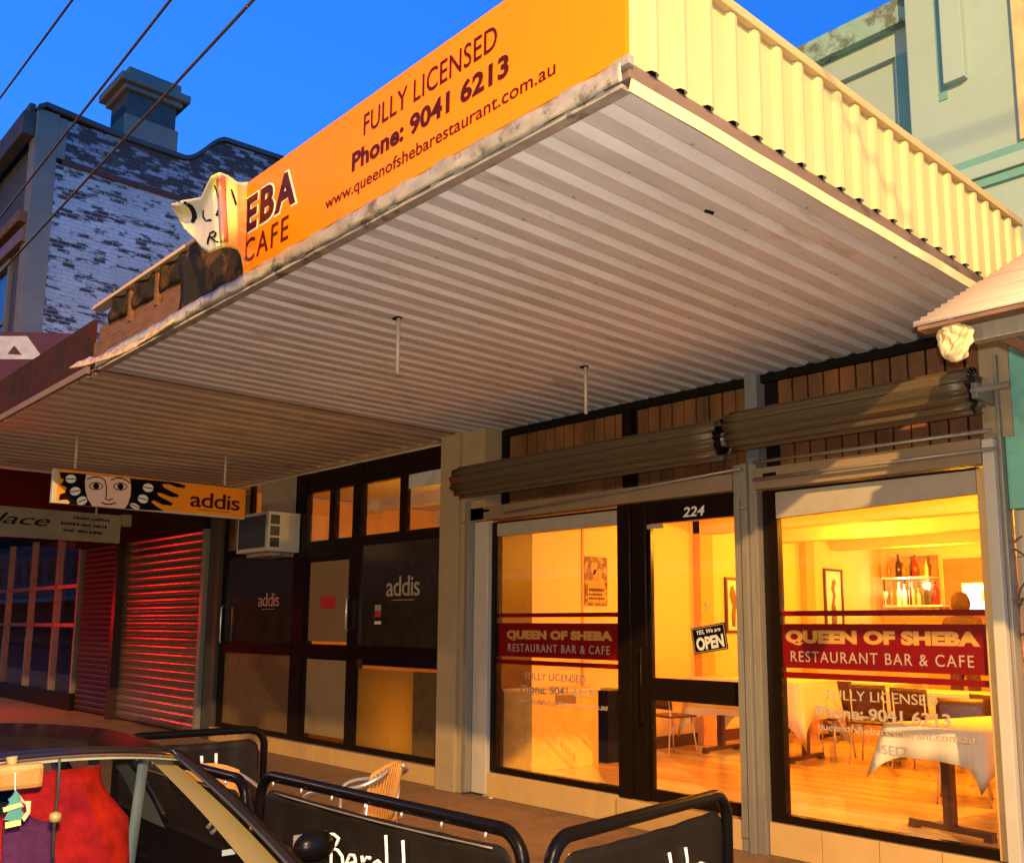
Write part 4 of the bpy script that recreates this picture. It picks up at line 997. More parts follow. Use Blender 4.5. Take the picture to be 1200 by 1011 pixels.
for (dx, dy, lab) in ((-.10, .25, 'wine glass on the cloth just inside the right window'), (.12, -.15, 'second wine glass nearer the door on the window table')):
    o = MB().lathe([(.034, 0), (.034, .003), (.004, .008), (.004, .07), (.022, .085), (.034, .12), (.034, .15), (.028, .18)], (0, 0, 0), 16).done('wine_glass', glassmat('wine_glass_clear', (.9, .9, .85), .9, .08), None, True); o.location = (-2.95+dx, 7.75+dy, .936); tag(o, lab, 'glass', 'wine glasses on the tables')
o = MB().prism([(-.06, 0, 0), (.06, 0, 0), (.05, 0, .075), (-.05, 0, .075)], (0, .03, 0)).done('napkin_stack', white_m); o.location = (-2.86, 8.05, .936); tag(o, 'stack of white napkins on the window table', 'napkins')
def dchair():
    t = thing('dining_chair', 'x', 'chair', (0, 0, 0), 'dark dining chairs with steel legs')
    L = .42
    seat = MB().box(-.20, .20, -.20, .20, .43, .455, .012).done('seat', dkwood, t)
    def bk(u, v):
        a = (u-.5)*1.0; return (.20*math.sin(a*1.2)/.57, .20+.03*v-.05*(1-math.cos(a*1.2))*-1-.03, .52+.33*v)
    MB().grid(bk, 10, 5).done('backrest', dkwood, t, True).modifiers.new('s', 'SOLIDIFY').thickness = .014
    for sx in (-1, 1):
        MB().tube([(sx*.16, -.15, .43), (sx*.20, -.20, 0)], .009, 8).done('leg', steel_m, t, True)
        MB().tube([(sx*.17, .20, .80), (sx*.165, .17, .45), (sx*.20, .23, 0)], .009, 8).done('leg', steel_m, t, True)
    return t
ch0 = dchair()
spots = [(-7.0, 8.85, 170, 'dark dining chair seen behind the glass door rail'), (-5.75, 10.05, 0, 'dark chair back behind the far side of the door table'), (-4.55, 9.75, 175, 'brown chair in front of the middle table'),
         (-5.15, 9.95, 190, 'brown chair with white cloth beside it left of the middle table'), (-3.55, 9.3, 150, 'dark chair near the bar side behind the window table'), (-3.55, 8.35, 20, 'thin legged chair at the end of the window table'), (-2.45, 8.6, 5, 'dark chair behind the window table at the right jamb'),
         (-6.6, 11.2, 180, 'dark chair at the far back table'), (-4.2, 11.35, 0, 'dark chair behind the middle table facing the street')]
for i, (x, y, a, lab) in enumerate(spots):
    o = ch0 if i == 0 else dupe(ch0, (x, y, FZ), math.radians(a), lab)
    o.location = (x, y, FZ); o.rotation_euler = (0, 0, math.radians(a)); o['label'] = lab; o.scale = (1, 1, .98)

# reception counter by the left window, dark box, notice on it
rc = thing('reception_counter', 'plain cream reception counter behind the left window', 'counter', (-7.2, 7.15, FZ))
MB().box(-7.43, -7.0, 6.66, 7.62, FZ, .955, .004).done('body', mat('warm_lit_counter_cream', (.80, .46, .10), .6), rc)  # cream counter with the warm room light put into its colour
MB().box(-7.44, -6.985, 6.645, 7.64, .957, .985, .004).done('counter_top', wall_in, rc)
MB().box(-6.999, -6.996, 6.98, 7.28, .84, .93).done('notice', mat('brown_notice', (.22, .13, .07), .6), rc)
dbx = MB().box(-7.35, -6.98, 7.75, 8.15, FZ, .95, .008).done('speaker_cabinet', black_m); tag(dbx, 'dark brown upright cabinet beside the cream counter', 'cabinet')
ph = MB().tube([(-6.93, 7.98, .96), (-6.86, 8.0, .75), (-6.92, 8.02, .5), (-6.84, 8.03, .3), (-6.88, 8.05, .21)], .03, 8).done('draped_cable', white_m, None, True); tag(ph, 'white cloth strip hanging beside the dark cabinet', 'cloth')
# framed pictures on the left wall
def picture(y0, y1, z0, z1, lab, fig):
    t = thing('framed_picture', lab, 'picture', (XL, (y0+y1)/2, (z0+z1)/2), 'framed pictures on the side wall')
    f_ = MB(); f_.box(XL+.0, XL+.035, y0, y0+.035, z0, z1); f_.box(XL, XL+.035, y1-.035, y1, z0, z1); f_.box(XL, XL+.034, y0+.035, y1-.035, z0, z0+.035); f_.box(XL, XL+.034, y0+.035, y1-.035, z1-.035, z1)
    f_.done('frame', dkwood, t)
    MB().box(XL+.005, XL+.012, y0+.03, y1-.03, z0+.03, z1-.03).done('picture_mount', white_m, t)
    yc = (y0+y1)/2; H_ = z1-z0
    pts = [(yc+dy*(y1-y0), z0+H_*dz) for dy, dz in fig]
    MB().prism([(XL+.0135, a, b) for a, b in pts], (.001, 0, 0)).done('picture_print', mat('sepia_print', (.16, .08, .04), .6), t)
figA = [(-.1, .12), (.12, .10), (.16, .35), (.22, .5), (.2, .68), (.08, .8), (.0, .86), (-.14, .82), (-.22, .68), (-.12, .55), (-.05, .5), (-.12, .3)]
figB = [(-.08, .1), (.12, .1), (.16, .35), (.05, .5), (.12, .62), (.05, .72), (.16, .8), (.08, .86), (-.06, .82), (-.12, .7), (-.02, .62), (-.14, .45), (-.16, .25)]
picture(10.55, 10.90, 1.56, 2.285, 'narrow framed picture visible through the door beside the OPEN sign', figA)
picture(13.05, 13.58, 1.50, 2.52, 'tall framed sketch on the wall seen through the right window', figB)
# poster on wall
po = thing('poster', 'dark concert style poster on the wall behind the left window', 'poster', (XL+.02, 8.05, 2.1))
MB().box(XL+.016, XL+.022, 7.875, 8.25, 1.86, 2.41).done('paper', mat('poster_dark', (.13, .06, .05), .5, 0, .9, 14, 0, patch=(.45, .28, .12), pscale=12, pth=.52), po)
MB().box(XL+.0225, XL+.0235, 7.92, 8.20, 1.89, 2.14).done('printed_panel', mat('poster_tan', (.34, .24, .10), .5), po)
for (za, yb_, h_) in ((2.02, 8.17, .03), (1.975, 8.14, .018), (1.93, 8.18, .018)):
    yy = 7.94
    while yy < yb_:
        q = random.uniform(.01, .03); MB().box(XL+.024, XL+.0245, yy, yy+q, za, za+h_).done('small_print', ink_m, po); yy += q+.008
for (cy_, cz, r_) in ((8.02, 2.28, .05), (8.12, 2.22, .04), (8.05, 2.20, .045)):
    MB().prism([(XL+.0225, cy_+r_*math.cos(a*.5), cz+r_*1.5*math.sin(a*.5)) for a in range(12)], (.001, 0, 0)).done('printed_figure', mat('poster_orange', (.6, .24, .06), .5), po)

# OPEN sign hanging behind the door glass
osg = thing('open_sign', 'tilted black OPEN sign hanging in the door glass', 'sign', (-4.63, 6.35, 1.55))
c1 = Vector((-4.63, 6.345, 1.53)); ang = math.radians(9)
def rr(x, z, off=0): return (c1.x+x*math.cos(ang)-z*math.sin(ang), c1.y-off, c1.z+x*math.sin(ang)+z*math.cos(ang))
def rprism(pts, off, th, nm, m): return MB().prism([rr(a, b, off) for a, b in pts], (0, -th, 0)).done(nm, m, osg)
def rect(a, b, c, d): return [(a, b), (c, b), (c, d), (a, d)]
rprism(rect(-.165, -.105, .165, .105), 0, .004, 'board', ink_m)
for e in (rect(-.157, -.097, .157, -.091), rect(-.157, .091, .157, .097), rect(-.157, -.091, -.151, .091), rect(.151, -.091, .157, .091)): rprism(e, .0045, .001, 'border', pale_m)
def rtext(body, x0, x1, z0, z1, bold, slant=0):
    me = text_mesh(body, bold, 1.0, slant); n = len(me.vertices); co = np.zeros(n*3); me.vertices.foreach_get('co', co); co = co.reshape(-1, 3); lo = co.min(0); hi = co.max(0); q = (co-lo)/(hi-lo+1e-9)
    me.vertices.foreach_set('co', np.array([rr(x0+(x1-x0)*a[0], z0+(z1-z0)*a[1], .0045+.001*a[2]) for a in q]).ravel()); me.update(); link('lettering', me, white_m, osg)
rtext('OPEN', -.13, .135, -.082, .022, .045); rtext('YES, We are', -.115, .12, .038, .078, .02, .15)
MB().tube([rr(-.10, .105), (-4.642, 6.342, 1.80)], .0025, 5).done('string', pale_m, osg); MB().tube([rr(.10, .105), (-4.642, 6.342, 1.80)], .0025, 5).done('string', pale_m, osg)
MB().lathe([(.018, -.012), (.018, .012)], (-4.642, 6.338, 1.80), 12).done('suction_cup', pale_m, osg)

# back bar: mirror-backed shelves with bottles, counter, wall panel, screen
br_ = thing('bar_shelves', 'glass bar shelves with mirror back in the far corner', 'shelves', (-6.8, 14.8, 2))
bx0, bx1 = pix(1036, 660, 1, 14.6)[0], pix(1090, 660, 1, 14.6)[0]
zs1 = pix(1060, 676, 1, 14.6)[2]; zs2 = pix(1060, 709, 1, 14.6)[2]; zt = pix(1060, 652, 1, 14.6)[2]
MB().box(bx0, bx1, 14.86, 14.89, zs2-.1, zt+.02).done('mirror_back', mat('bar_mirror', (.45, .36, .22), .12, .8, .3, 12, 0), br_)
for z in (zs1, zs2): MB().box(bx0, bx1+(.2 if z == zs2 else 0), 14.48, 14.86, z-.03, z, .004).done('shelf', mat('lit_glass_shelf', (.8, .78, .7), .2), br_)
for xx in (bx0+.02, bx1-.3): MB().box(xx, xx+.025, 14.5, 14.525, zs2, zs1-.03).done('shelf_post', dkwood, br_)
lamp('bar_light', 'POINT', ((bx0+bx1)/2, 14.45, zs1-.12), 9, (1, .82, .5), .05)
bott = [mat('red_bottle', (.30, .02, .01), .12), mat('dark_bottle', (.04, .015, .01), .1), mat('clear_bottle', (.7, .6, .4), .1), mat('amber_bottle', (.45, .18, .02), .12)]
nb = 0
def bottle(x, y, z, h, m, lab):
    global nb
    r = h*.13
    o = MB().lathe([(r*.9, 0), (r, h*.03), (r, h*.55), (r*.85, h*.66), (r*.38, h*.76), (r*.34, h*.96), (r*.42, h*.97), (r*.42, h)], (0, 0, 0), 12).done('bottle', m, None, True)
    o.location = (x, y, z); tag(o, lab, 'bottle', 'bottles on the bar shelves')
labs = ['slim dark bottle leftmost on the upper bar shelf', 'tall black bottle on the upper bar shelf', 'small amber bottle right of the tall black bottle', 'red bottle on the upper bar shelf', 'clear bottle at right end of the upper shelf']
for k, (fx_, h_, m_) in enumerate(((.08, .26, 3), (.30, .36, 1), (.42, .24, 3), (.66, .34, 0), (.90, .25, 2))):
    bottle(bx0+(bx1-bx0)*fx_, 14.62, zs1, h_, bott[m_], labs[k])
for k, (fx_, h_, m_) in enumerate(((.12, .3, 3), (.30, .36, 2), (.42, .33, 2), (.58, .36, 2), (.72, .26, 2), (1.08, .36, 0))):
    bottle(bx0+(bx1-bx0)*fx_, 14.60, zs2, h_, bott[m_], ['amber bottle at left of the lower bar shelf', 'tall clear bottle on the lower bar shelf', 'clear bottle in the middle of the lower shelf', 'pale bottle right of centre on the lower shelf', 'short clear bottle on the lower shelf', 'red bottle standing alone at the right end of the lower shelf'][k])
wg = MB().lathe([(.05, 0), (.05, .005), (.008, .012), (.008, .09), (.03, .11), (.048, .15), (.05, .19), (.042, .22)], (bx0+.04, 14.5, zs2), 14).done('wine_glass', mat('glassware', (.8, .8, .75), .05, .3), None, True); tag(wg, 'wine glass at the left end of the lower bar shelf', 'glass')
bc = thing('bar_counter', 'brown bar counter across the back of the restaurant', 'counter', (-4.5, 12.8, FZ))
MB().box(-5.7, -1.4, 12.5, 13.0, FZ, 1.25, .01).done('body', wall_in2, bc); MB().box(-5.75, -1.35, 12.42, 13.05, 1.252, 1.30, .006).done('counter_top', dkwood, bc)
wx = pix(1106, 680, 1, 14.75)[0]
pn = struct(MB().box(wx, -1.25, 14.75, 14.88, FZ, pix(1106, 655, 1, 14.75)[2]).done('interior_wall_panel', mat('brown_wall_panel', (.30, .14, .05), .7)))
sx0, sx1 = pix(1127, 690, 1, 14.6)[0], pix(1185, 690, 1, 14.6)[0]; sz0, sz1 = pix(1150, 716, 1, 14.6)[2], pix(1150, 684, 1, 14.6)[2]
tv = thing('wall_screen', 'bright white wall screen showing a green patch behind the bar', 'screen', ((sx0+sx1)/2, 14.7, sz0))
MB().box(sx0-.03, sx1+.03, 14.66, 14.74, sz0-.03, sz1+.03, .006).done('bezel', white_m, tv)
def em(name, c, s): return mat(name, c, .5, 0, .02, 2, 0, emis=(c, s))
MB().box(sx0, sx1, 14.650, 14.658, sz0, sz1).done('screen', em('screen_white', (.95, 1, .95), 2.2), tv)
MB().prism([(sx0+.25*1, 14.648, sz0+.16), (sx0+.62, 14.648, sz0+.14), (sx0+.66, 14.648, sz0+.30), (sx0+.28, 14.648, sz0+.31)], (0, .0015, 0)).done('screen_picture', em('screen_green', (.35, .85, .05), 1.0), tv)

# person behind the bar (seen from behind, only the head clears the window band)
def skinfig(name, verts, edges, radii, m, parent=None, root=0, sub_=2):
    me = bpy.data.meshes.new(name); me.from_pydata(verts, edges, []); o = bpy.data.objects.new(name, me); COL.objects.link(o); me.materials.append(m)
    sk = o.modifiers.new('skin', 'SKIN'); sk.use_smooth_shade = True
    for i, r in enumerate(radii): me.skin_vertices[0].data[i].radius = r if isinstance(r, tuple) else (r, r)
    me.skin_vertices[0].data[root].use_root = True
    s = o.modifiers.new('sub', 'SUBSURF'); s.levels = sub_; s.render_levels = sub_
    dg = bpy.context.evaluated_depsgraph_get(); bpy.context.view_layer.update(); m2 = bpy.data.meshes.new_from_object(o.evaluated_get(dg)); bpy.data.objects.remove(o)
    m2.materials.clear(); m2.materials.append(m); n = bpy.data.objects.new(name, m2); COL.objects.link(n); m2.polygons.foreach_set('use_smooth', [True]*len(m2.polygons))
    if parent: n.parent = parent
    return n
pc_ = pix(1126, 706, 1, 11.9); pt_ = pix(1126, 694, 1, 11.9)
person = thing('person', 'person with brown hair standing with back turned behind the tables', 'person', (pc_[0], 11.9, FZ))
Hh = pt_[2]-FZ
k = Hh/1.72
V = [(0, 0, .95), (0, 0, 1.15), (0, .01, 1.33), (0, .01, 1.45), (0, .0, 1.56), (0, -.005, 1.64), (-.17, .01, 1.40), (-.22, .0, 1.14), (-.18, .16, .98), (.17, .01, 1.40), (.22, .0, 1.14), (.18, .16, .98), (-.09, 0, .90), (-.10, 0, .48), (-.10, 0, .06), (-.10, .13, .03), (.09, 0, .90), (.10, 0, .48), (.10, 0, .06), (.10, .13, .03)]
V = [(a*k, b*k, c*k) for a, b, c in V]
E_ = [(0, 1), (1, 2), (2, 3), (3, 4), (4, 5), (2, 6), (6, 7), (7, 8), (2, 9), (9, 10), (10, 11), (0, 12), (12, 13), (13, 14), (14, 15), (0, 16), (16, 17), (17, 18), (18, 19)]
R__ = [(.15, .11), (.14, .10), (.15, .10), .055, .075, .085, .06, .042, .03, .06, .042, .03, .085, .06, .04, .035, .085, .06, .04, .035]
skinfig('body', V, E_, [(r[0]*k, r[1]*k) if isinstance(r, tuple) else r*k for r in R__], mat('dark_top_clothes', (.09, .05, .04), .9), person)
bm = bmesh.new(); bmesh.ops.create_icosphere(bm, subdivisions=4, radius=1)
for v in bm.verts:
    c = v.co.copy(); f = 1+.05*noise.noise(c*3)+.03*noise.noise(c*9)
    v.co = Vector((c.x*.098*f, c.y*.112*f-.01, c.z*.128*f+1.60))*k
me = bpy.data.meshes.new('hair'); bm.to_mesh(me); bm.free()
o = link('hair', me, mat('brown_curly_hair', (.07, .03, .012), .7, 0, .4, 30, .6, 80), None, True); o.parent = person
b = MB(); b.lathe([(.001, -.02), (.012, -.018), (.014, .01), (.001, .02)], (0, .112*k+.0, 1.585*k), 8); o = b.done('nose', mat('skin_tone', (.42, .20, .11), .6), None, True); o.parent = person
person.scale = (1, 1, 1)

# ================================================================== CAFE BARRIERS on the footpath
def barrier(label, p0, p1, h, letters=None, m_lab=None, seed=1):
    """tube frame with rounded corners from p0 to p1, canvas laced inside it"""
    p0 = Vector((*p0, 0)); p1 = Vector((*p1, 0)); L = (p1-p0).length; d = (p1-p0)/L
    t = thing('cafe_barrier', label, 'barrier', tuple((p0+p1)/2), 'black canvas cafe barriers on the footpath')
    def W(s, z, off=0): q = p0+d*s; n = Vector((d.y, -d.x, 0)); return (q.x+n.x*off, q.y+n.y*off, z)
    R = .11; pts = [W(0, .03)]; 
    for i in range(9): a = math.pi-math.pi/2*i/8; pts.append(W(R+R*math.cos(a), h-R+R*math.sin(a)))
    for i in range(9): a = math.pi/2-math.pi/2*i/8; pts.append(W(L-R+R*math.cos(a), h-R+R*math.sin(a)))
    pts.append(W(L, .03))
    MB().tube(pts, .025, 14).done('tube_frame', black_m, t, True)
    MB().tube([W(0, .14), W(L, .14)], .018, 10).done('lower_rail', black_m, t, True)
    for s in (0, L):
        n = Vector((d.y, -d.x, 0)); q = p0+d*s
        MB().tube([q+n*.22+Vector((0, 0, .02)), q-n*.22+Vector((0, 0, .02))], .018, 8).done('foot', black_m, t, True)
    top = h-.055; bot = .19
    def cv(u, v):
        s = .035+(L-.07)*u; c = .10
        # scooped corners
        e = min(s-.035, L-.035-s); cut = 0
        if e < c: cut = math.sqrt(max(0, c*c-(c-e)**2)); cut = (c-cut)
        else: cut = 0
        e2 = cut
        z = bot+(top-.012*math.sin(math.pi*u)-e2-bot)*v
        return W(s, z, .008*math.sin(u*9+seed)*math.sin(v*3.1)+.004*math.sin(u*31))
    MB().grid(cv, 60, 14).done('canvas', banner_m, t, True).modifiers.new('s', 'SOLIDIFY').thickness = .003
    MB().tube([W(.06+(L-.12)*i/20, top-.012-.012*math.sin(math.pi*i/20)-(.09 if i in (0, 20) else 0), .012) for i in range(1, 20)], .004, 5).done('hem', mat('worn_hem', (.16, .13, .10), .6), t, True)
    for i in range(7):
        s = .16+(L-.32)*i/6
        MB().tube([W(s, top+.04, 0.028), W(s, top+.02, .031)], .006, 6).done('eyelet', steel_m, t, True)
    return t, W, L
B1, W1, L1 = barrier('black cafe barrier nearest the restaurant door, running back from the kerb', (-2.50, 3.52), (-2.33, 2.30), .915, seed=2)
B2, W2, L2 = barrier('long black cafe barrier with white lettering along the kerb', (-4.27, 2.29), (-2.49, 2.33), .905)
B3, W3, L3 = barrier('black cafe barrier farthest left behind the car roof', (-6.10, 3.28), (-6.16, 2.34), .905, seed=4)
B4, W4, L4 = barrier('black cafe barrier along the kerb hidden mostly behind the car', (-6.05, 2.27), (-4.40, 2.28), .86, seed=5)
def hand(strokes, plane, parent, r=.008):
    for st in strokes:
        P = [pix(a, b, *plane) for a, b in st]
        # rounded smooth brush line
        Q = []
        for i in range(len(P)-1):
            for f in (0, .33, .66): Q.append(P[i].lerp(P[i+1], f))
        Q.append(P[-1]); o = MB().tube(Q, r, 6).done('lettering', white_m, parent, True)
pl2 = (1, 2.283)
hand([[(386, 977), (388, 990), (388, 1011), (389, 1040)], [(386, 977), (391, 977), (397, 982), (394, 989), (389, 993), (396, 996), (401, 1003), (402, 1013), (398, 1026), (390, 1034)],
      [(406, 1012), (411, 1011), (417, 1009), (415, 1002), (410, 1001), (406, 1010), (406, 1022), (411, 1030), (418, 1030)],
      [(424, 1002), (425, 1012), (427, 1030)], [(425, 1010), (430, 1004), (434, 1005)],
      [(446, 1012), (443, 1008), (438, 1011), (436, 1022), (440, 1032), (445, 1027), (446, 1012), (448, 1034)],
      [(452, 978), (453, 1000), (454, 1040)], [(472, 984), (473, 1005), (474, 1045)],
      [(492, 1026), (488, 1022), (483, 1027), (482, 1036), (486, 1044), (491, 1040), (492, 1026), (495, 1048)]], pl2, B2, .0068)
# second barrier lettering (its plane is turned towards the camera)
d1 = (Vector((-2.33, 2.30, 0))-Vector((-2.50, 3.52, 0))).normalized(); n1 = Vector((d1.y, -d1.x, 0)); 
if n1.x < 0: n1 = -n1
q1 = Vector((-2.50, 3.52, 0))
def p1p(a, b, off=.012):
    dd = _f*F + _r*(a-PX) - _u*(b-PY); t = (q1-CAM).dot(n1)/dd.dot(n1); return CAM+dd*t+n1*off
for st in ([(781, 998), (783, 1011), (784, 1035)], [(800, 992), (802, 1005), (803, 1033)], [(824, 1012), (818, 1010), (812, 1015), (811, 1024), (816, 1031), (822, 1026), (823, 1013), (826, 1034)]):
    MB().tube([p1p(*a) for a in st], .0065, 6).done('lettering', white_m, B1, True)
d3 = Vector((-6.10, 3.28, 0)); 
def p3p(a, b):
    p = pix(a, b, 0, -6.115); return Vector((-6.10, p.y, p.z))
for st in ([(235, 885), (235.5, 895)], [(252, 882), (252, 900)]):
    MB().tube([p3p(*a) for a in st], .011, 6).done('lettering', white_m, B3, True)

# ================================================================== WICKER CHAIRS
def wchair():
    t = thing('cafe_chair', 'x', 'chair', (0, 0, 0), 'wicker cafe chairs with steel arms')
    # faces -Y ; back at +Y
    H = .78
    def bk(u, v):
        a = (u-.5)*2; z = .42+(.34-.05*a*a*(v**3))*v; yy = .20+.06*v-.05*a*a
        return (.185*a*(1+.05*v), yy, z)
    bo = MB().grid(bk, 14, 10).done('backrest', wicker_m, t, True); bo.modifiers.new('s', 'SOLIDIFY').thickness = .012
    for i in range(15):   # woven strands standing proud
        u = (i+.5)/15; MB().tube([tuple(Vector(bk(u, v/6))+Vector((0, -.009, 0))) for v in range(7)], .0045, 5).done('strand', wicker_m, t, True)
        MB().tube([tuple(Vector(bk(u, v/6))+Vector((0, .012, 0))) for v in range(7)], .0045, 5).done('strand', wicker_m, t, True)
    MB().box(-.19, .19, -.20, .20, .40, .425, .012).done('seat', wicker_m, t)
    rim = [tuple(bk(0, v/8)) for v in range(9)]+[tuple(bk(u/10, 1)) for u in range(1, 11)]+[tuple(bk(1, v/8)) for v in range(7, -1, -1)]
    MB().tube(rim, .013, 8).done('back_rim', wicker_m, t, True)
    for s in (-1, 1):
        pts = []
        ctrl = [(s*.10, .262, .735), (s*.19, .25, .70), (s*.255, .16, .655), (s*.27, .0, .625), (s*.26, -.16, .60), (s*.235, -.23, .55), (s*.225, -.235, .42), (s*.225, -.25, 0)]
        for i in range(len(ctrl)-1):
            for f in (0, .25, .5, .75):
                a = [Vector(ctrl[max(0, i-1)]), Vector(ctrl[i]), Vector(ctrl[i+1]), Vector(ctrl[min(len(ctrl)-1, i+2)])]
                pts.append(.5*((2*a[1])+(-a[0]+a[2])*f+(2*a[0]-5*a[1]+4*a[2]-a[3])*f*f+(-a[0]+3*a[1]-3*a[2]+a[3])*f**3))
        pts.append(Vector(ctrl[-1]))
        MB().tube(pts, .0125, 10).done('arm_tube', steel_m, t, True)
        MB().tube([(s*.20, .19, .60), (s*.20, .17, .42), (s*.22, .25, 0)], .012, 8).done('leg', steel_m, t, True)
    return t
w0 = wchair()
for i, (x, y, a, lab) in enumerate([(-5.14, 3.40, -62, 'orange wicker cafe chair with steel arms behind the lettered barrier'), (-5.75, 2.78, 80, 'wicker cafe chair partly hidden between barrier and car roof')]):
    o = w0 if i == 0 else dupe(w0, (x, y, 0), math.radians(a), lab)
    o.location = (x, y, 0); o.rotation_euler = (0, 0, math.radians(a)); o['label'] = lab; o.scale = (1, 1, 1.03 if i == 0 else .94)
# ================================================================== PARKED CAR
car = thing('parked_car', 'dark hatchback parked at the kerb with grey trimmed windscreen', 'car', (-3.9, 1.09, -.135))
YC = 1.09; RZ = -.135
NX = -2.05; TX = -6.15    # nose and tail
def hw(x):   # body half width along x
    t = (x-TX)/(NX-TX); return .83*(1-.16*abs(2*t-1)**5)
def belt(x):   # height of the shoulder line
    t = (x-TX)/(NX-TX)
    if x > -2.98: f = (x+2.98)/(NX+2.98); return .70-.16*f**1.6
    return .70+.06*(-2.98-x)/3.1
secs = 34; vs = []; fs = []
prof_n = None
for i in range(secs+1):
    x = TX+(NX-TX)*i/secs; h_ = hw(x); zb_ = belt(x); e = min((x-TX), (NX-x)); low_ = RZ+.20+.10*max(0, 1-e/.3)
    crown = .05 if x > -2.98 else 0
    tb = max(0, 1-e/.12)
    half = [(0, low_), (h_*.90, low_), (h_*.985, low_+.12), (h_, .30), (h_*.985, .50), (h_*.955, zb_-.03), (h_*.90, zb_), (h_*.5, zb_+crown*.8), (0, zb_+crown)]
    half = [(a*(1-.12*tb), b-(.14*tb if b > .4 else 0)+(.08*tb if b < .2 else 0)) for a, b in half]
    ring = [(x, YC+a, b) for a, b in half]+[(x, YC-a, b) for a, b in half[-2:0:-1]]
    prof_n = len(ring); vs += ring
for i in range(secs):
    for k in range(prof_n):
        # leave the cabin open between windscreen base and rear window
        xm = TX+(NX-TX)*(i+.5)/secs
        if -5.75 < xm < -3.0 and k in (6, 7, 8, 9): continue
        fs.append((i*prof_n+k, i*prof_n+(k+1) % prof_n, (i+1)*prof_n+(k+1) % prof_n, (i+1)*prof_n+k))
fs.append(tuple(range(prof_n))); fs.append(tuple(secs*prof_n+k for k in range(prof_n)))
MB().add(vs, fs).done('body', car_m, car, 'auto')
MB().box(-5.9, -2.9, YC-.74, YC+.74, RZ+.18, RZ+.22).done('floor_pan', trimd_m, car)
XH = -3.60
def hdr(v): return Vector((XH+.13*(1-v*v), YC+.49*v, 1.120+.055*(1-v*v)))
def cowl(v): return Vector((-3.00+.24*(1-v*v), YC+.765*v, .70+.045*(1-v*v)))
def ws(u, v):  # u 0 top..1 bottom, v -1..1
    p = hdr(v).lerp(cowl(v), u); p.z += .02*math.sin(math.pi*u); return p
G = lambda fn, a, b, c, d: (lambda u, v: tuple(fn(a+(b-a)*u, c+(d-c)*v)))
MB().grid(G(ws, .045, .985, -.93, .93), 12, 20).done('windscreen', carglass, car, True)
def off(fn, dz): 
    return lambda u, v: Vector(fn(u, v))+Vector((.012*dz, 0, .008*dz))
for s in (-1, 1):
    MB().grid(G(off(ws, 1), -.02, 1.0, s*.955, s*1.045), 12, 3).done('windscreen_pillar', car_m, car, True).modifiers.new('s', 'SOLIDIFY').thickness = .012
    MB().grid(G(off(ws, .4), .02, 1.0, s*.925, s*.955), 12, 2).done('pillar_trim_strip', rub_m, car, True).modifiers.new('s', 'SOLIDIFY').thickness = .006
    # inner pillar cover seen through the glass
    MB().grid(G(off(ws, -3), .0, 1.0, s*.74, s*.955), 12, 3).done('inner_pillar_trim', tan_m if s > 0 else trim_m, car, True)
def roof(u, v):   # u 0 front..1 rear
    p = hdr(v); x = p.x+(-5.30-p.x)*u; half = .49+.075*max(0, math.sin(math.pi*max(0, min(1, u*1.15))))**.6
    z = p.z+.030*math.sin(math.pi*min(1, .08+u*.95))-.055*u*u-.035*max(0, (abs(v)-.85)/.15)**2
    return Vector((x, YC+half*v, z))
MB().grid(G(roof, -.012, 1, -1, 1), 26, 24).done('roof', car_m, car, True).modifiers.new('s', 'SOLIDIFY').thickness = .02
MB().grid(lambda u, v: tuple(hdr(-1+2*v)+Vector((.028-.05*u, 0, -.012+.018*u))), 2, 22).done('header_moulding', mat('brown_reflecting_trim', (.16, .085, .05), .25, .5), car, True).modifiers.new('s', 'SOLIDIFY').thickness = .006
MB().grid(G(lambda u, v: Vector(roof(u, v))+Vector((-.03, 0, -.035)), 0.0, .96, -.96, .96), 14, 12).done('headlining', trim_m, car, True)
MB().grid(lambda u, v: tuple(ws(.028+.035*u, -.95+1.9*v)+Vector((-.012, 0, -.004))), 1, 22).done('header_trim', mat('pale_header_trim', (.34, .36, .27), .6), car, True)
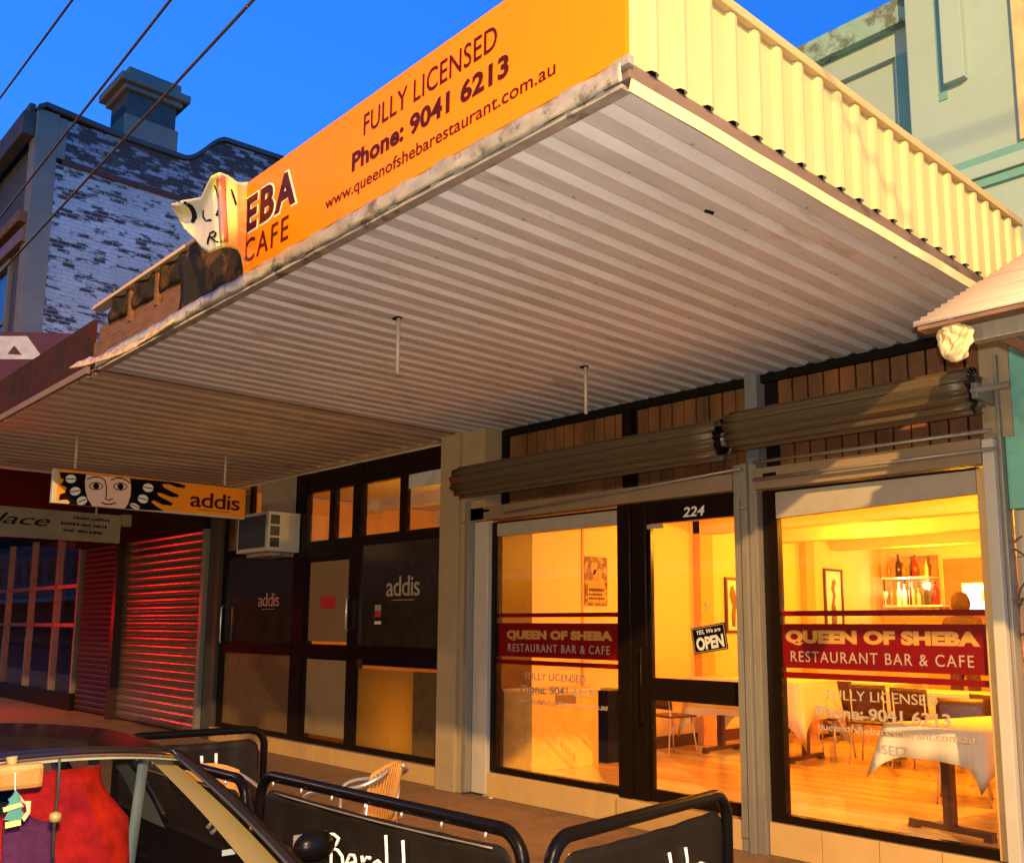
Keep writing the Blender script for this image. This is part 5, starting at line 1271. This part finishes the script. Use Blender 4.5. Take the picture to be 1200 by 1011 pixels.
# side glass, pillars
def side(s, u, v):  # u along 0 front..1 rear, v 0 bottom..1 top
    xb = -3.12+(-5.72+3.12)*u; xt = -3.66+(-5.28+3.66)*u
    bot = Vector((xb, YC+s*(hw(xb)*.925), belt(xb)+.004)); r = roof(max(0, min(1, (xt-XH)/(-5.30-XH))), s*.985)
    top_ = Vector((xt, r.y, r.z-.015)); return bot.lerp(top_, v)+Vector((0, s*.02*math.sin(math.pi*v), 0))
for s in (-1, 1):
    MB().grid(lambda u, v, s=s: tuple(side(s, .03+.43*u, .02+.93*v)), 8, 6).done('side_window', carglass, car, True)
    MB().grid(lambda u, v, s=s: tuple(side(s, .52+.36*u, .02+.93*v)), 8, 6).done('side_window', carglass, car, True)
    for (a, b, nm) in ((.455, .525, 'door_pillar'), (.88, 1.0, 'rear_pillar')):
        MB().grid(lambda u, v, s=s, a=a, b=b: tuple(side(s, a+(b-a)*u, v)+Vector((0, s*.004, 0))), 3, 8).done(nm, car_m, car, True).modifiers.new('s', 'SOLIDIFY').thickness = .012
    MB().grid(lambda u, v, s=s: tuple(side(s, .42+.10*u, v)+Vector((0, -s*.05, 0))), 3, 8).done('inner_pillar_trim', trim_m, car, True)
    MB().tube([side(s, u/12, .97)+Vector((0, s*.006, 0)) for u in range(13)], .014, 8).done('roof_gutter', car_m, car, True)
    # wheels
    for wxp in (-2.72, -5.42):
        c = MB(); y_ = YC+s*.74
        tyre = MB(); 
        vs2 = []; prof2 = [(.20, -.085), (.27, -.09), (.285, -.07), (.285, .07), (.27, .09), (.20, .085)]
        n = 28
        for (r, o_) in prof2:
            for k_ in range(n): a = 2*math.pi*k_/n; vs2.append((wxp+r*math.cos(a), y_+o_, RZ+.285+r*math.sin(a)))
        tyre.add(vs2, [(i*n+k_, i*n+(k_+1) % n, (i+1)*n+(k_+1) % n, (i+1)*n+k_) for i in range(5) for k_ in range(n)])
        wh = tyre.done('wheel', rub_m, car, True)
        hub = MB().tube([(wxp, y_-.07, RZ+.285), (wxp, y_+.07, RZ+.285)], .195, 20).done('rim', steel_m, wh)
def rearw(u, v):
    r = roof(1, v*.9); b_ = Vector((-5.78, YC+.62*v, .80)); return r.lerp(b_, u)
MB().grid(G(rearw, .05, .95, -.95, .95), 6, 10).done('rear_window', carglass, car, True)
for s in (-1, 1): MB().grid(G(lambda u, v: rearw(u, v)+Vector((0, s*.01, 0)), 0, 1.0, s*.93, s*1.08), 6, 2).done('rear_pillar', car_m, car, True).modifiers.new('s', 'SOLIDIFY').thickness = .02
# door mirror on the kerb side
mc = pix(352, 985, 1, 2.0)
for (s, c0_) in ((1, Vector((-3.30, 2.0, .775))), (-1, Vector((-3.30, .19, .775)))):
    bm = bmesh.new(); bmesh.ops.create_uvsphere(bm, u_segments=20, v_segments=14, radius=1)
    for v in bm.verts: v.co = Vector((v.co.x*.055 if v.co.x > 0 else v.co.x*.03, v.co.y*.088, v.co.z*.062*(1 if v.co.z > 0 else .9)))+c0_
    bm.verts.index_update(); mb = MB().add([q.co[:] for q in bm.verts], [[k_.index for k_ in q.verts] for q in bm.faces]); bm.free()
    mo_ = mb.done('door_mirror', black_m, car, True)
    MB().tube([c0_+Vector((0, -s*.07, -.04)), c0_+Vector((.02, -s*.17, -.07))], .02, 8).done('mirror_arm', rub_m, mo_)
    MB().box(c0_.x-.032, c0_.x-.028, c0_.y-.07, c0_.y+.07, c0_.z-.045, c0_.z+.045).done('mirror_glass', steel_m, mo_)
for s in (-1, 1):
    MB().grid(lambda u, v, s=s: (NX-.02-.10*u-.02*math.sin(v*3), YC+s*(.42+.26*u), .33+.12*v-.03*u), 6, 4).done('headlight', mat('headlamp_glass', (.6, .6, .6), .08, .3), car, True)
MB().box(NX-.03, NX+.01, YC-.30, YC+.30, .14, .26, .01).done('grille', rub_m, car)
# cabin: dashboard, steering wheel, seats, belts
MB().grid(lambda u, v: (-3.02+.16*(1-(2*v-1)**2)-.42*u, YC-.70+1.40*v, .675+.05*math.sin(u*3.1)), 8, 16).done('dashboard', trimd_m, car, True)
MB().box(-3.42, -3.38, YC-.70, YC+.70, .35, .66, .01).done('dash_panel', trimd_m, car)
sw = [Vector((-3.55+.06*math.sin(a), YC-.33+.17*math.cos(a), .62+.16*math.sin(a))) for a in [2*math.pi*i/24 for i in range(24)]]
MB().tube(sw, .014, 8, closed=True).done('steering_wheel', rub_m, car, True)
def seat(yc, mback, lab, x0=-4.12, wd=.24, h=.98, head=True):
    st = MB().grid(lambda u, v: (x0+.0-.18*v+.05*math.cos((u-.5)*3.1), yc+(2*u-1)*wd*(1-(.52 if not head else 0)*max(0, min(1, (v-.70)/.14))**1.5*(1 if not head else 0)), .25+(h-.35)*v), 12, 10).done('seat', mback, car, True); st.modifiers.new('s', 'SOLIDIFY').thickness = .09; st['label'] = lab
    MB().box(x0-.02, x0+.45, yc-wd, yc+wd, .15, .30, .04).done('seat_cushion', mback, st)
    if head: MB().box(x0-.25, x0-.14, yc-.12, yc+.12, h-.10, h+.07, .035).done('headrest', mback, st)
seat(YC+.27, redseat, 'red covered front seat', h=1.10, wd=.24, head=False); seat(YC-.36, trimd_m, 'dark front seat', h=.90)
seat(YC, trimd_m, 'dark rear bench seat', -5.15, .60, .86, False)
# purple cloth slung over the seat
o = MB().grid(lambda u, v: (-3.93-.17*v+.02*math.sin(v*7), YC+.03+.22*u-.05*v*u, .42+.44*v+.02*math.sin(u*5)), 10, 10).done('purple_cloth', purp_m, None, True); tag(o, 'dark purple cloth hung over the red car seat', 'cloth'); o.modifiers.new('s', 'SOLIDIFY').thickness = .02
# pale seat belts
for (ya, yb_, xx) in ((YC+.60, YC+.50, -4.25), (YC+.44, YC+.38, -4.4)):
    MB().grid(lambda u, v, ya=ya, yb_=yb_, xx=xx: (xx+.10*v, ya+(yb_-ya)*v+.045*u, 1.06-.72*v), 1, 12).done('seat_belt', mat('pale_belt', (.22, .23, .17), .6), car, True).modifiers.new('s', 'SOLIDIFY').thickness = .006
MB().tube([pix(70, 888, 1, .95), pix(68, 930, 1, .97), pix(64, 960, 1, .97), pix(62, 1005, 1, .97)], .004, 6).done('hanging_strap', rub_m, car, True)
MB().lathe([(.001, -.016), (.015, -.01), (.017, .0), (.015, .01), (.001, .016)], tuple(pix(65, 957, 1, .95)), 12).done('strap_knob', mat('olive_plastic', (.20, .15, .04), .4), car, True)
# interior mirror
m0 = pix(-60, 912, 0, -3.42); m1 = pix(50, 905, 0, -3.42)
MB().box(-3.44, -3.40, m0.y, m1.y, m1.z-.045, m1.z+.035, .016).done('interior_mirror', mat('mirror_warm', (.50, .24, .06), .35, .3), car)
MB().tube([pix(14, 886, 0, -3.44), pix(15, 905, 0, -3.44)], [.018, .010], 8).done('mirror_stem', tan_m, car, True)
# air freshener hanging from it
af = thing('air_freshener', 'teal tree shaped air freshener with yellow trim under the car mirror', 'air freshener', tuple(pix(18, 945, 0, -3.38)))
def afp(pts, off_, nm, m):
    MB().prism([tuple(pix(a, b, 0, -3.38+off_)) for a, b in pts], (.004, 0, 0)).done(nm, m, af)
afp([(18, 925), (24, 932), (22, 936), (28, 944), (24, 948), (31, 956), (20, 962), (4, 960), (9, 951), (4, 948), (11, 940), (9, 936), (14, 932)], 0, 'card', mat('teal_card', (.06, .22, .20), .5))
afp([(3, 946), (24, 940), (26, 944), (4, 951)], .006, 'yellow_strip', fm_); afp([(6, 963), (24, 960), (24, 966), (6, 970)], .006, 'yellow_strip', fm_)
afp([(24, 932), (28, 938), (36, 938), (35, 952), (28, 962), (25, 958), (31, 950), (30, 942), (24, 938)], .006, 'pale_tassel', wood_light)
MB().tube([pix(18, 905, 0, -3.39), pix(18, 926, 0, -3.38)], .002, 5).done('cord', white_m, af)
# stickers on the screen
q = pix(275, 1000, 1, 1.70); st_ = MB().box(q.x-.0, q.x+.004, q.y-.05, q.y+.0, q.z-.0, q.z+.02).done('parking_sticker', white_m); tag(st_, 'small pale parking sticker low on the windscreen', 'sticker')
q = pix(243, 970, 1, 1.62)
o = MB().tube([q, q+Vector((.01, .02, .03)), q+Vector((.01, .035, .0)), q+Vector((0, .015, -.02))], .009, 6).done('silver_charm', steel_m, None, True); tag(o, 'small shiny silver charm on the dashboard', 'ornament')
# ================================================================== small litter
for i, (a, b) in enumerate(((568, 932), (575, 935), (745, 963), (912, 997), (905, 998))):
    p = pix(a, b, 2, 0); o = MB().box(p.x-.02, p.x+.02, p.y-.012, p.y+.012, 0, .008, .003).done('litter_scrap', white_m); o.rotation_euler = (0, 0, 0)
    tag(o, ['tiny pale scrap at the foot of the pillar', 'tiny scrap just right of the guide rail foot', 'tiny scrap on the footpath before the left window', 'pale scrap at the foot of the steel post', 'second pale scrap beside the steel post'][i], 'litter', 'litter scraps on the footpath')
